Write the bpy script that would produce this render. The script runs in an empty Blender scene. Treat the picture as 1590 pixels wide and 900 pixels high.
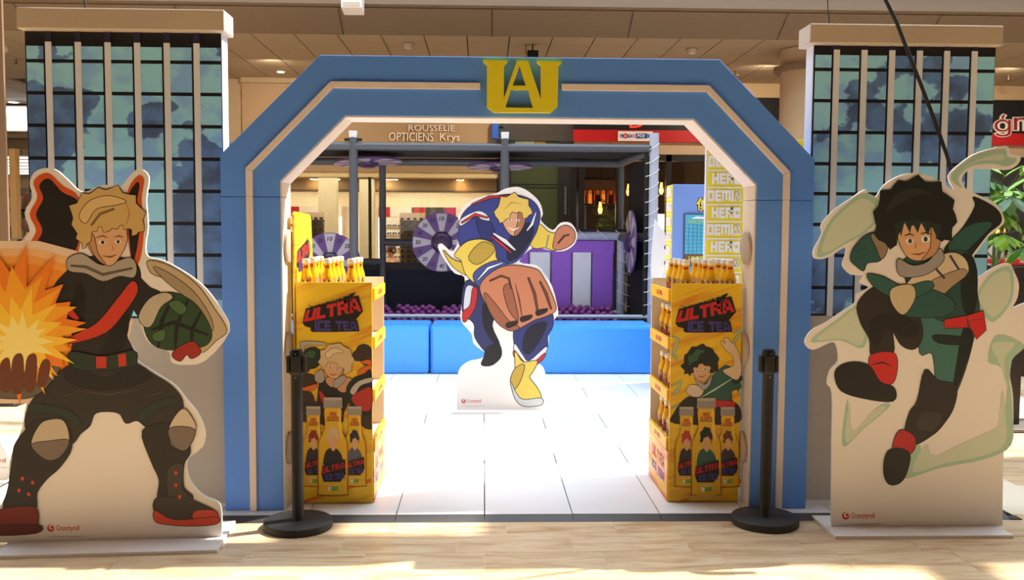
import bpy, math, random
from mathutils import Vector, Matrix
from mathutils.geometry import tessellate_polygon
random.seed(7)
PI = math.pi
SC = bpy.context.scene
COL = SC.collection

# ------------------------------------------------------------------ camera
FPX = 1430.2; PITCH = .0660351; YAW = .0313058; ROLL = .0055266; CAMZ = 1.64
_cy, _sy = math.cos(YAW), math.sin(YAW)
FW = Vector((_sy*math.cos(PITCH), _cy*math.cos(PITCH), -math.sin(PITCH)))
_rt = Vector((_cy, -_sy, 0)); _up = _rt.cross(FW)
RT = math.cos(ROLL)*_rt + math.sin(ROLL)*_up
UP = -math.sin(ROLL)*_rt + math.cos(ROLL)*_up
CAM = Vector((0, 0, CAMZ))
cd = bpy.data.cameras.new('camera'); cd.sensor_width = 36; cd.lens = FPX/1590*36
cd.clip_start = .05; cd.clip_end = 200
co = bpy.data.objects.new('camera', cd); COL.objects.link(co)
co.matrix_world = Matrix(((RT.x, UP.x, -FW.x, 0), (RT.y, UP.y, -FW.y, 0), (RT.z, UP.z, -FW.z, CAMZ), (0, 0, 0, 1)))
SC.camera = co

# ------------------------------------------------------------------ sky, sun, exposure
W = bpy.data.worlds.new('sky'); SC.world = W; W.use_nodes = True
bg = W.node_tree.nodes['Background']
bg.inputs['Color'].default_value = (.74, .86, 1.0, 1); bg.inputs['Strength'].default_value = 4.2
sd = bpy.data.lights.new('sun', 'SUN'); sd.energy = 7.0; sd.angle = math.radians(.6); sd.color = (1, .955, .88)
so = bpy.data.objects.new('sun', sd); COL.objects.link(so)
SUN_DIR = Vector((.74, .30, .95)).normalized()
so.rotation_euler = SUN_DIR.to_track_quat('Z', 'Y').to_euler(); so.location = SUN_DIR*20
SC.view_settings.view_transform = 'Standard'; SC.view_settings.look = 'None'
SC.view_settings.gamma = 1; SC.view_settings.use_curve_mapping = False
SC.view_settings.exposure = .55
SC.cycles.max_bounces = 8; SC.cycles.diffuse_bounces = 5; SC.cycles.transparent_max_bounces = 12
SC.cycles.use_denoising = True

# ------------------------------------------------------------------ helpers
def ray(px, py): return FW*FPX + RT*(px-795) - UP*(py-450)
def at(px, py, Y):
    d = ray(px, py); return CAM + d*(Y/d.y)

def lin(c):
    c /= 255.0
    return c/12.92 if c <= .04045 else ((c+.055)/1.055)**2.4
_M = {}
def M(name, rgb=(200, 200, 200), rough=.55, metal=0., vary=.06, scale=9., bump=0., emit=0., spec=.4, coat=0.):
    """procedural material: base colour broken up by noise, optional fine relief"""
    if name in _M: return _M[name]
    m = bpy.data.materials.new(name); m.use_nodes = True; nt = m.node_tree
    b = nt.nodes['Principled BSDF']
    L = [lin(c) for c in rgb]
    tc = nt.nodes.new('ShaderNodeTexCoord'); nz = nt.nodes.new('ShaderNodeTexNoise')
    nz.inputs['Scale'].default_value = scale; nz.inputs['Detail'].default_value = 4
    nt.links.new(tc.outputs['Object'], nz.inputs['Vector'])
    mx = nt.nodes.new('ShaderNodeMix'); mx.data_type = 'RGBA'
    mx.inputs['A'].default_value = [max(0, c*(1-vary)) for c in L]+[1]
    mx.inputs['B'].default_value = [min(1, c*(1+vary)) for c in L]+[1]
    nt.links.new(nz.outputs['Fac'], mx.inputs['Factor'])
    nt.links.new(mx.outputs['Result'], b.inputs['Base Color'])
    b.inputs['Roughness'].default_value = rough; b.inputs['Metallic'].default_value = metal
    b.inputs['Specular IOR Level'].default_value = spec
    if coat: b.inputs['Coat Weight'].default_value = coat
    if bump:
        bp = nt.nodes.new('ShaderNodeBump'); bp.inputs['Strength'].default_value = bump
        n2 = nt.nodes.new('ShaderNodeTexNoise'); n2.inputs['Scale'].default_value = scale*4
        nt.links.new(tc.outputs['Object'], n2.inputs['Vector'])
        nt.links.new(n2.outputs['Fac'], bp.inputs['Height']); nt.links.new(bp.outputs['Normal'], b.inputs['Normal'])
    if emit:
        b.inputs['Emission Color'].default_value = L+[1]; b.inputs['Emission Strength'].default_value = emit
    _M[name] = m
    return m

ROOTM = {}
def tag(o, label=None, cat=None, group=None, kind=None):
    if label: o['label'] = label
    if cat: o['category'] = cat
    if group: o['group'] = group
    if kind: o['kind'] = kind
    return o
def thing(name, label, cat, loc=(0, 0, 0), rz=0., group=None):
    o = bpy.data.objects.new(name, None); COL.objects.link(o)
    o.location = loc; o.rotation_euler = (0, 0, rz); o.empty_display_size = .1
    ROOTM[o.name] = Matrix.Translation(Vector(loc)) @ Matrix.Rotation(rz, 4, 'Z')
    return tag(o, label, cat, group)
def children(o): return [c for c in COL.objects if c.parent == o]
def copy_tree(o, parent=None, kids=None):
    kids = children
    c = o.copy(); COL.objects.link(c)
    if parent: c.parent = parent
    for ch in kids(o): copy_tree(ch, c)
    return c

class MB:
    """collects geometry in world coordinates; build() links it as ONE mesh object"""
    def __init__(s): s.v = []; s.f = []; s.mi = []; s.mats = []
    def _m(s, m):
        if m is None: m = s.mats[0] if s.mats else M('plain')
        if m not in s.mats: s.mats.append(m)
        return s.mats.index(m)
    def add(s, vs, fs, m=None):
        k = len(s.v); i = s._m(m)
        s.v += [Vector(p) for p in vs]
        for f in fs: s.f.append([k+a for a in f]); s.mi.append(i)
        return s
    def box(s, a, b, m=None, rz=0., piv=None):
        x0, y0, z0 = a; x1, y1, z1 = b
        vs = [Vector(p) for p in ((x0,y0,z0),(x1,y0,z0),(x1,y1,z0),(x0,y1,z0),(x0,y0,z1),(x1,y0,z1),(x1,y1,z1),(x0,y1,z1))]
        if rz:
            p = Vector(piv or ((x0+x1)/2, (y0+y1)/2, 0)); R = Matrix.Rotation(rz, 3, 'Z')
            vs = [R@(q-p)+p for q in vs]
        return s.add(vs, [(0,3,2,1),(4,5,6,7),(0,1,5,4),(1,2,6,5),(2,3,7,6),(3,0,4,7)], m)
    def tube(s, pts, r, m=None, n=10, cap=True):
        pts = [Vector(p) for p in pts]; rs = r if isinstance(r, (list, tuple)) else [r]*len(pts)
        vs = []; fs = []; u = None
        for i, p in enumerate(pts):
            t = (pts[min(i+1, len(pts)-1)]-pts[max(i-1, 0)]).normalized()
            if u is None:
                u = t.cross(Vector((0, 0, 1)) if abs(t.z) < .9 else Vector((0, 1, 0))).normalized()
            else: u = (u - t*u.dot(t)).normalized()
            w = t.cross(u)
            for k in range(n):
                a = 2*PI*k/n; vs.append(p + (u*math.cos(a)+w*math.sin(a))*rs[i])
        for i in range(len(pts)-1):
            for k in range(n):
                a, b = i*n+k, i*n+(k+1) % n
                fs.append((a, b, b+n, a+n))
        if cap: fs.append(tuple(reversed(range(n)))); fs.append(tuple(range(len(vs)-n, len(vs))))
        return s.add(vs, fs, m)
    def lathe(s, c, prof, m=None, n=20, axis='Z'):
        vs = []; fs = []; c = Vector(c)
        for (r, h) in prof:
            for k in range(n):
                a = 2*PI*k/n; x, y = r*math.cos(a), r*math.sin(a)
                vs.append(c+(Vector((x, y, h)) if axis == 'Z' else Vector((x, h, y)) if axis == 'Y' else Vector((h, x, y))))
        for i in range(len(prof)-1):
            for k in range(n):
                a, b = i*n+k, i*n+(k+1) % n
                fs.append((a, b, b+n, a+n))
        fs.append(tuple(reversed(range(n)))); fs.append(tuple(range(len(vs)-n, len(vs))))
        return s.add(vs, fs, m)
    def sphere(s, c, r, m=None, nu=10, nv=6):
        if not isinstance(r, (list, tuple)): r = (r, r, r)
        vs = [Vector(c)+Vector((0, 0, r[2]))]; fs = []
        for j in range(1, nv):
            t = PI*j/nv
            for k in range(nu):
                a = 2*PI*k/nu
                vs.append(Vector(c)+Vector((r[0]*math.sin(t)*math.cos(a), r[1]*math.sin(t)*math.sin(a), r[2]*math.cos(t))))
        vs.append(Vector(c)-Vector((0, 0, r[2]))); e = len(vs)-1
        for k in range(nu): fs.append((0, 1+k, 1+(k+1) % nu)); fs.append((e, e-nu+(k+1) % nu, e-nu+k))
        for j in range(nv-2):
            for k in range(nu):
                a = 1+j*nu+k; b = 1+j*nu+(k+1) % nu
                fs.append((a, a+nu, b+nu, b))
        return s.add(vs, fs, m)
    def prism(s, front, d, m=None):
        """closed outline of 3-D points (one plane) extruded by vector d"""
        n = len(front); d = Vector(d); fr = [Vector(p) for p in front]
        tri = tessellate_polygon([fr])
        nrm = Vector((0, 0, 0))
        for i in range(n): nrm += fr[i].cross(fr[(i+1) % n])
        flip = nrm.dot(d) > 0
        if not tri: return s
        t0 = tri[0]; tn = (fr[t0[1]]-fr[t0[0]]).cross(fr[t0[2]]-fr[t0[0]])
        same = tn.dot(d) > 0
        fs = []
        for t in tri:
            a = tuple(t) if not same else tuple(reversed(t))
            fs.append(a); fs.append(tuple(x+n for x in reversed(a)))
        for i in range(n):
            j = (i+1) % n; q = (i, j, j+n, i+n)
            fs.append(q if flip else tuple(reversed(q)))
        return s.add(fr+[p+d for p in fr], fs, m)
    def poly(s, pts, m=None):
        fr = [Vector(p) for p in pts]
        return s.add(fr, [tuple(t) for t in tessellate_polygon([fr])], m)
    def build(s, name, parent=None, smooth=False, bevel=0., label=None, kind=None, mat=None):
        me = bpy.data.meshes.new(name)
        vs = s.v
        if parent is not None:
            r = parent
            while r.parent: r = r.parent
            if r.name in ROOTM:
                inv = ROOTM[r.name].inverted(); vs = [inv@p for p in vs]
        me.from_pydata([tuple(p) for p in vs], [], s.f); me.validate()
        for m in ([mat] if mat else s.mats): me.materials.append(m)
        if not mat and len(me.polygons) == len(s.mi): me.polygons.foreach_set('material_index', s.mi)
        if smooth: me.polygons.foreach_set('use_smooth', [True]*len(me.polygons))
        me.update()
        o = bpy.data.objects.new(name, me); COL.objects.link(o)
        if parent is not None: o.parent = parent
        if bevel:
            b = o.modifiers.new('bevel', 'BEVEL'); b.width = bevel; b.segments = 2; b.limit_method = 'ANGLE'
        if smooth:
            e = o.modifiers.new('edges', 'EDGE_SPLIT'); e.split_angle = math.radians(50)
        if label: o['label'] = label
        if kind: o['kind'] = kind
        return o
def box(name, a, b, m, parent=None, bevel=0., **k): return MB().box(a, b, m).build(name, parent, bevel=bevel, **k)

def text_tris(body, off=0.):
    c = bpy.data.curves.new('t', 'FONT'); c.body = body; c.resolution_u = 3; c.offset = off
    o = bpy.data.objects.new('t', c); COL.objects.link(o)
    dg = bpy.context.evaluated_depsgraph_get(); dg.update()
    me = bpy.data.meshes.new_from_object(o.evaluated_get(dg))
    vs = [(v.co.x, v.co.y) for v in me.vertices]; fs = [tuple(p.vertices) for p in me.polygons]
    bpy.data.objects.remove(o); bpy.data.curves.remove(c); bpy.data.meshes.remove(me)
    x0 = min(v[0] for v in vs); x1 = max(v[0] for v in vs); y0 = min(v[1] for v in vs); y1 = max(v[1] for v in vs)
    return [((a-x0)/(x1-x0), (b-y0)/(y1-y0)) for a, b in vs], fs, (x1-x0)/(y1-y0)
# block capitals: lists of polygons in a cell of given width, height 1
_t = .3
GL = {
 'U': (.95, [[(0,1),(_t,1),(_t,.28),(0,.0)],[(.65,1),(.95,1),(.95,0),(.65,.28)],[(0,0),(.95,0),(.65,.28),(.3,.28)]]),
 'L': (.82, [[(0,0),(_t,0),(_t,1),(0,1)],[(_t,0),(.82,0),(.82,.27),(_t,.27)]]),
 'T': (.9, [[(0,.74),(.9,.74),(.9,1),(0,1)],[(.3,0),(.6,0),(.6,.74),(.3,.74)]]),
 'R': (.95, [[(0,0),(_t,0),(_t,1),(0,1)],[(_t,.76),(.85,.76),(.95,1),(_t,1)],[(.64,.4),(.95,.46),(.95,1),(.64,1)],[(_t,.36),(.9,.36),(.9,.58),(_t,.58)],[(.5,.36),(.78,.4),(.98,0),(.68,0)]]),
 'A': (.98, [[(0,0),(.3,0),(.42,.9),(.26,1)],[(.68,0),(.98,0),(.72,1),(.56,.9)],[(.26,1),(.72,1),(.62,.72),(.36,.72)],[(.2,.2),(.78,.2),(.75,.42),(.23,.42)]]),
 'I': (.3, [[(0,0),(.3,0),(.3,1),(0,1)]]),
 'C': (.85, [[(0,.05),(_t,.25),(_t,.75),(0,.95)],[(0,.95),(.1,1),(.85,1),(.85,.74),(_t,.74)],[(0,.05),(.1,0),(.85,0),(.85,.26),(_t,.26)]]),
 'E': (.8, [[(0,0),(_t,0),(_t,1),(0,1)],[(_t,.76),(.8,.76),(.8,1),(_t,1)],[(_t,.39),(.74,.39),(.74,.61),(_t,.61)],[(_t,0),(.8,0),(.8,.24),(_t,.24)]]),
 'H': (.92, [[(0,0),(_t,0),(_t,1),(0,1)],[(.62,0),(.92,0),(.92,1),(.62,1)],[(_t,.38),(.62,.38),(.62,.63),(_t,.63)]]),
 'O': (.94, [[(0,.1),(_t,.24),(_t,.76),(0,.9)],[(.64,.24),(.94,.1),(.94,.9),(.64,.76)],[(0,.9),(.1,1),(.84,1),(.94,.9),(.64,.76),(.3,.76)],[(0,.1),(.1,0),(.84,0),(.94,.1),(.64,.24),(.3,.24)]]),
 'D': (.92, [[(0,0),(_t,0),(_t,1),(0,1)],[(.62,.24),(.92,.12),(.92,.88),(.62,.76)],[(_t,1),(.8,1),(.92,.88),(.62,.76),(_t,.76)],[(_t,0),(.8,0),(.92,.12),(.62,.24),(_t,.24)]]),
 'M': (1.2, [[(0,0),(.28,0),(.28,1),(0,1)],[(.92,0),(1.2,0),(1.2,1),(.92,1)],[(.28,1),(.92,1),(.92,.74),(.28,.74)],[(.47,.1),(.73,.1),(.73,.74),(.47,.74)]]),
 'Y': (.95, [[(0,1),(.3,1),(.62,.4),(.35,.4)],[(.65,1),(.95,1),(.62,.4),(.35,.4)],[(.33,0),(.63,0),(.63,.4),(.33,.4)]]),
 '*': (.8, [[(.4+.45*math.cos(PI/2+k*PI/5)*(1 if k % 2 == 0 else .42), .5+.48*math.sin(PI/2+k*PI/5)*(1 if k % 2 == 0 else .42)) for k in range(10)]]),
 ' ': (.5, [])}
def block_polys(word, gap=.1):
    out = []; x = 0
    for ch in word:
        w, ps = GL[ch]
        for p in ps: out.append([(x+a, b) for a, b in p])
        x += w+gap
    x -= gap
    return [[(a/x, b) for a, b in p] for p in out], x
def bil(q, u, v):
    """q = BL, BR, TR, TL of any vectors / tuples"""
    q = [Vector(a) for a in q]
    return (q[0]*(1-u)+q[1]*u)*(1-v)+(q[3]*(1-u)+q[2]*u)*v
def smooth_loop(pts, n=4):
    out = []; k = len(pts)
    for i in range(k):
        q = [pts[(i+j-1) % k] for j in range(4)]
        c1, c2 = len(q[1]) == 3 and q[1][2] == 'c', len(q[2]) == 3 and q[2][2] == 'c'
        p0, p1, p2, p3 = (Vector(a[:2]) if a[-1] == 'c' else Vector(a) for a in q)
        if c1: p0 = p1
        if c2: p3 = p2
        for s in range(n):
            t = s/n
            out.append(.5*((2*p1)+(p2-p0)*t+(2*p0-5*p1+4*p2-p3)*t*t+(3*p1-p0-3*p2+p3)*t*t*t))
    return [tuple(p) for p in out]
def ellipse(cx, cy, rx, ry, n=18, a0=0.):
    return [(cx+rx*math.cos(a)*math.cos(a0)-ry*math.sin(a)*math.sin(a0), cy+rx*math.cos(a)*math.sin(a0)+ry*math.sin(a)*math.cos(a0)) for a in (2*PI*k/n for k in range(n))]

def grow(pts, w):
    k = len(pts); A = sum(pts[i][0]*pts[(i+1) % k][1]-pts[(i+1) % k][0]*pts[i][1] for i in range(k)); sg = 1 if A > 0 else -1
    out = []
    for i in range(k):
        a, b = pts[i-1], pts[(i+1) % k]; tx, ty = b[0]-a[0], b[1]-a[1]; L = math.hypot(tx, ty) or 1
        out.append((pts[i][0]+sg*ty/L*w, pts[i][1]-sg*tx/L*w))
    return out
def locks(pts, amp, n=3):
    """tousled edge: every lock of the loop is pushed out to a point"""
    L = smooth_loop(pts, n); g = random.Random(int(pts[0][0]*7)); am = [amp*g.uniform(.35, 1.25) for _ in L]; G = [grow(L, a)[i] for i, a in enumerate(am)]; H = grow(L, -amp*.35)
    return [G[i] if i % n == 1 else (H[i] if i % n == 2 else L[i]) for i in range(len(L))]
class Print:
    """flat print: coloured areas stacked in hair-thin layers on a real board.  T maps 2-D art coordinates to the board's plane"""
    def __init__(s, T, n, step=.00012): s.T = T; s.n = Vector(n); s.k = 1; s.step = step; s.mb = MB(); s.ol = 0; s.olmin = 14
    def p(s, a): return s.T(*a)+s.n*(s.k*s.step+.0006)
    def area(s, pts, col, smooth=True, n=4):
        if smooth: pts = smooth_loop(pts, n)
        if s.ol and min(max(a[i] for a in pts)-min(a[i] for a in pts) for i in (0, 1)) > s.olmin:
            s.mb.poly([s.p(a) for a in grow(pts, s.ol)], ink((30, 26, 24))); s.k += 1
        s.mb.poly([s.p(a) for a in pts], ink(col)); s.k += 1
    def ell(s, cx, cy, rx, ry, col, a0=0.): s.area(ellipse(cx, cy, rx, ry, 18, a0), col, False)
    def line(s, pts, w, col):
        L = []; R = []
        P = [Vector(a) for a in pts]
        for i, a in enumerate(P):
            t = (P[min(i+1, len(P)-1)]-P[max(i-1, 0)]).normalized(); nn = Vector((-t.y, t.x))
            f = .35 if i in (0, len(P)-1) else 1
            L.append(tuple(a+nn*w*f/2)); R.append(tuple(a-nn*w*f/2))
        s.area(L+R[::-1], col, False)
    def block(s, word, quad, col, gap=.1):
        for poly in block_polys(word, gap)[0]:
            s.mb.poly([s.p(tuple(bil(quad, u, v))) for u, v in poly], ink(col))
        s.k += 1
    def text(s, body, quad, col, off=0.):
        vs, fs, r = text_tris(body, off)
        s.mb.add([s.p(tuple(bil(quad, u, v))) for u, v in vs], fs, ink(col)); s.k += 1
    def build(s, name, parent, label=None): return s.mb.build(name, parent, label=label)
def ink(col): return M('ink_%02x%02x%02x' % tuple(col), col, .5, vary=.025, scale=30)

# ------------------------------------------------------------------ materials for floor and clouds
def stone_mat():
    m = bpy.data.materials.new('travertine'); m.use_nodes = True; nt = m.node_tree; N = nt.nodes; b = N['Principled BSDF']
    g = N.new('ShaderNodeNewGeometry'); oi = N.new('ShaderNodeObjectInfo')
    mp = N.new('ShaderNodeMapping'); mp.inputs['Scale'].default_value = (.9, 5.5, 1)
    off = N.new('ShaderNodeVectorMath'); off.operation = 'SCALE'; off.inputs[0].default_value = (13, 7, 0)
    add = N.new('ShaderNodeVectorMath'); add.operation = 'ADD'
    nt.links.new(oi.outputs['Random'], off.inputs['Scale']); nt.links.new(g.outputs['Position'], add.inputs[0]); nt.links.new(off.outputs[0], add.inputs[1])
    nt.links.new(add.outputs[0], mp.inputs['Vector'])
    n1 = N.new('ShaderNodeTexNoise'); n1.inputs['Scale'].default_value = 2.3; n1.inputs['Detail'].default_value = 8; n1.inputs['Roughness'].default_value = .62; n1.inputs['Distortion'].default_value = .9
    nt.links.new(mp.outputs[0], n1.inputs['Vector'])
    r = N.new('ShaderNodeValToRGB'); e = r.color_ramp.elements
    cs = [(.27, (170, 130, 92)), (.40, (208, 172, 130)), (.52, (226, 196, 154)), (.64, (233, 210, 174)), (.74, (208, 174, 134))]
    e[0].position = cs[0][0]; e[0].color = [lin(c) for c in cs[0][1]]+[1]
    e[1].position = cs[-1][0]; e[1].color = [lin(c) for c in cs[-1][1]]+[1]
    for p, c in cs[1:-1]: k = e.new(p); k.color = [lin(x) for x in c]+[1]
    nt.links.new(n1.outputs['Fac'], r.inputs['Fac']); nt.links.new(r.outputs['Color'], b.inputs['Base Color'])
    b.inputs['Roughness'].default_value = .32; b.inputs['Specular IOR Level'].default_value = .45
    return m
def cloud_mat():
    m = bpy.data.materials.new('printed_sky_reflection'); m.use_nodes = True; nt = m.node_tree; N = nt.nodes; b = N['Principled BSDF']
    g = N.new('ShaderNodeNewGeometry'); mp = N.new('ShaderNodeMapping'); mp.inputs['Scale'].default_value = (1, .0, 1.25); mp.inputs['Location'].default_value = (.37, 0, .3)
    nt.links.new(g.outputs['Position'], mp.inputs['Vector'])
    n1 = N.new('ShaderNodeTexNoise'); n1.inputs['Scale'].default_value = 1.05; n1.inputs['Detail'].default_value = 6; n1.inputs['Roughness'].default_value = .5
    n2 = N.new('ShaderNodeTexNoise'); n2.inputs['Scale'].default_value = 5.; n2.inputs['Detail'].default_value = 4
    nt.links.new(mp.outputs[0], n1.inputs['Vector']); nt.links.new(mp.outputs[0], n2.inputs['Vector'])
    def ramp(src, cs, mode):
        r = N.new('ShaderNodeValToRGB'); r.color_ramp.interpolation = mode; e = r.color_ramp.elements
        e[0].position = cs[0][0]; e[0].color = [lin(c) for c in cs[0][1]]+[1]; e[1].position = cs[-1][0]; e[1].color = [lin(c) for c in cs[-1][1]]+[1]
        for p, c in cs[1:-1]: k = e.new(p); k.color = [lin(x) for x in c]+[1]
        nt.links.new(src, r.inputs['Fac']); return r.outputs['Color']
    light = ramp(n2.outputs['Fac'], [(.38, (146, 200, 255)), (.55, (164, 232, 255))], 'EASE')
    dark = ramp(n2.outputs['Fac'], [(.35, (80, 104, 144)), (.62, (108, 150, 212))], 'EASE')
    st = N.new('ShaderNodeValToRGB'); st.color_ramp.interpolation = 'LINEAR'
    st.color_ramp.elements[0].position = .485; st.color_ramp.elements[1].position = .492
    nt.links.new(n1.outputs['Fac'], st.inputs['Fac'])
    mx = N.new('ShaderNodeMix'); mx.data_type = 'RGBA'
    nt.links.new(st.outputs['Color'], mx.inputs['Factor']); nt.links.new(dark, mx.inputs['A']); nt.links.new(light, mx.inputs['B'])
    nt.links.new(mx.outputs['Result'], b.inputs['Base Color']); b.inputs['Roughness'].default_value = .5
    return m
def glass_mat():
    m = bpy.data.materials.new('shop_glass'); m.use_nodes = True; nt = m.node_tree; N = nt.nodes
    N.remove(N['Principled BSDF']); out = N['Material Output']
    t = N.new('ShaderNodeBsdfTransparent'); gl = N.new('ShaderNodeBsdfGlossy'); gl.inputs['Roughness'].default_value = .02
    t.inputs['Color'].default_value = (.94, .96, .95, 1)
    fr = N.new('ShaderNodeFresnel'); fr.inputs['IOR'].default_value = 1.45; mx = N.new('ShaderNodeMixShader')
    nt.links.new(fr.outputs[0], mx.inputs[0]); nt.links.new(t.outputs[0], mx.inputs[1]); nt.links.new(gl.outputs[0], mx.inputs[2]); nt.links.new(mx.outputs[0], out.inputs['Surface'])
    return m
def stripe_mat(name, base, line, sc=(9, 1, 30), w=.62):
    """print of slanted speed streaks"""
    m = bpy.data.materials.new(name); m.use_nodes = True; nt = m.node_tree; N = nt.nodes; b = N['Principled BSDF']
    g = N.new('ShaderNodeNewGeometry'); mp = N.new('ShaderNodeMapping'); mp.inputs['Rotation'].default_value = (0, math.radians(20), 0)
    m2 = N.new('ShaderNodeMapping'); m2.inputs['Scale'].default_value = sc
    nt.links.new(g.outputs['Position'], mp.inputs['Vector']); nt.links.new(mp.outputs[0], m2.inputs['Vector'])
    n1 = N.new('ShaderNodeTexNoise'); n1.inputs['Scale'].default_value = 1.; n1.inputs['Detail'].default_value = 3
    nt.links.new(m2.outputs[0], n1.inputs['Vector'])
    r = N.new('ShaderNodeValToRGB'); r.color_ramp.elements[0].position = w-.08; r.color_ramp.elements[1].position = w+.1
    r.color_ramp.elements[0].color = [lin(c) for c in base]+[1]; r.color_ramp.elements[1].color = [lin(c) for c in line]+[1]
    nt.links.new(n1.outputs['Fac'], r.inputs['Fac']); nt.links.new(r.outputs['Color'], b.inputs['Base Color']); b.inputs['Roughness'].default_value = .45
    _M[name] = m
    return m
STONE = stone_mat(); CLOUD = cloud_mat(); GLASS = glass_mat()
WHITE = M('white_lacquer', (236, 230, 224), .45, vary=.015)
BOARD = M('white_foam_board', (238, 232, 226), .55, vary=.012)
BLUE = M('blue_lacquer', (97, 153, 243), .42, vary=.02, scale=3)
CREAM = M('cream_paint', (196, 166, 128), .7, vary=.03)
BLACK = M('black_plastic', (24, 23, 22), .42, vary=.2)
DARKM = M('dark_metal', (46, 44, 44), .5, .4, vary=.15)
PADG = M('grey_pad_vinyl', (82, 84, 88), .45, vary=.06, scale=25)
PADL = M('pale_grey_pad_vinyl', (176, 180, 196), .4, vary=.05, scale=25)
PURP = M('purple_vinyl', (150, 92, 194), .38, vary=.05)

def struct(name, mb, bevel=0., parent=None, **k):
    o = mb.build(name, parent, bevel=bevel, **k); o['kind'] = 'structure'; return o

def piece(o, name, loc, parent=None, rz=0.):
    c = bpy.data.objects.new(name, o.data); COL.objects.link(c); c.location = loc; c.rotation_euler = (0, 0, rz)
    if parent is not None: c.parent = parent
    return c
def tmpl(mb, name):
    """mesh data only, to be shared by many pieces"""
    o = mb.build(name); d = o.data; bpy.data.objects.remove(o); 
    class H: pass
    h = H(); h.data = d; return h

# ================================================================== SETTING
# mall floor: grout bed and marble tiles laid one by one where they can be told apart
PX0, PX1, PY0, PY1 = -2.988, 3.012, 5.135, 13.2
floor = struct('floor', MB().box((-16, -9, -.2), (18, 30, -.0021), M('floor_grout', (236, 220, 194), .5)))
tl = tmpl(MB().box((-.2988, -.1488, -.002), (.2988, .1488, 0), STONE), 'tile')
rowY = 3.38
for j in range(24):
    y0 = rowY + j*.3
    offx = (.17, .43, .05, .31)[j % 4]
    i = -8
    while i < 9:
        xc = i*.6 + offx; i += 1
        if y0 > 5.0 and PX0-.45 < xc < PX1+.40: continue
        if y0 > 5.6 and (xc < -5 or xc > 4.9): continue
        piece(tl, 'tile', (xc, y0+.15, 0), floor)
far = MB()
far.box((-16, -9, -.002), (18, 3.38, -.001), STONE); far.box((-16, 10.58, -.002), (18, 30, -.001), STONE)
far.box((-16, 3.38, -.002), (-5.0, 10.58, -.001), STONE); far.box((5.4, 3.38, -.002), (18, 10.58, -.001), STONE)
fo = far.build('tile_field', floor); fo['kind'] = 'stuff'

# raised white floor of the stand
plat = thing('raised_platform', 'low white panel platform with dark edge ramp under the blue archway', 'platform', (0, 9, 0)); plat['kind'] = 'structure'
MB().box((PX0, PY0, 0), (PX1, PY1, .012), M('platform_core', (40, 38, 36), .7)).build('platform_base', plat)
PW = M('white_floor_panel', (238, 236, 235), .33, vary=.018, scale=5)
pn = tmpl(MB().box((-.2468, -.2794, 0), (.2468, .2794, .013), PW), 'panel')
for j in range(9):
    for i in range(12): piece(pn, 'panel', (PX0+.25+i*.5, PY0+.28+j*.56-9, .012), plat)
back = MB().box((PX0, PY0+9*.56, .012), (PX1, PY1, .024), PW); back.build('rear_panel', plat)
ES = M('dark_edge_ramp', (74, 70, 66), .5, .3, vary=.12, scale=20)
es = tmpl(MB().prism([(-.2485, -.068, 0), (-.2485, 0, 0), (-.2485, 0, .024), (-.2485, -.01, .024)], (.497, 0, 0), ES), 'edge_ramp')
for i in range(12): piece(es, 'edge_ramp', (PX0+.25+i*.5, PY0-9, 0), plat)
for j in range(9):
    piece(es, 'edge_ramp', (PX1, PY0+.26+j*.5-9, 0), plat, PI/2)
    piece(es, 'edge_ramp', (PX0, PY0+.26+j*.5-9, 0), plat, -PI/2)
MB().prism([(PX1, PY0-.068, 0), (PX1+.068, PY0-.068, 0), (PX1+.068, PY0, 0), (PX1, PY0, 0)], (0, 0, .006), ES).build('corner_ramp', plat)

# tiled soffit over the shops, bulkhead, skylight roof over the exhibit
CZ = 4.33
SOF = M('soffit_tile', (164, 144, 118), .6, vary=.03); GAP = M('soffit_gap', (70, 58, 46), .8)
ceil = struct('ceiling', MB().box((-14, 13.0, CZ+.02), (13, 27, CZ+.3), GAP))
ct = tmpl(MB().box((-.292, -.2965, -.012), (.292, .2965, .02), SOF), 'tile')
for j in range(12):
    y = 13.02+.3+j*.6
    for i in range(-23, 19):
        x = i*.6+.06
        if y > 17 and (x > -8.5 or x < -13.6): continue
        if y < 17 and x < -11: continue
        piece(ct, 'tile', (x, y, CZ), ceil)
BH = M('bulkhead_paint', (128, 108, 86), .65, vary=.02)
bulk = MB()
bulk.prism([(-14, 13.02, CZ-.02), (-14, 12.55, CZ+.24), (-14, 12.75, CZ+.24), (-14, 13.1, CZ+.2)], (27, 0, 0), BH)
bulk.box((-14, 12.38, CZ+.25), (13, 12.9, CZ+.36), BH)
bulk.box((-14, 12.62, CZ+.36), (13, 12.95, 9.), BH)
wb = struct('trim_1', bulk)
for x in (-4.1, -1.95, .1, 2.0, 4.1, 6.2, -6.2):
    j = MB().prism([(x, 13.0, CZ-.026), (x, 12.545, CZ+.228), (x, 12.535, CZ+.234), (x, 12.99, CZ-.022)], (.012, 0, 0), GAP); j.build('seam', wb)

roof = MB()
RM = M('skylight_frame', (126, 108, 90), .7)
RZ = 9.0
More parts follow.
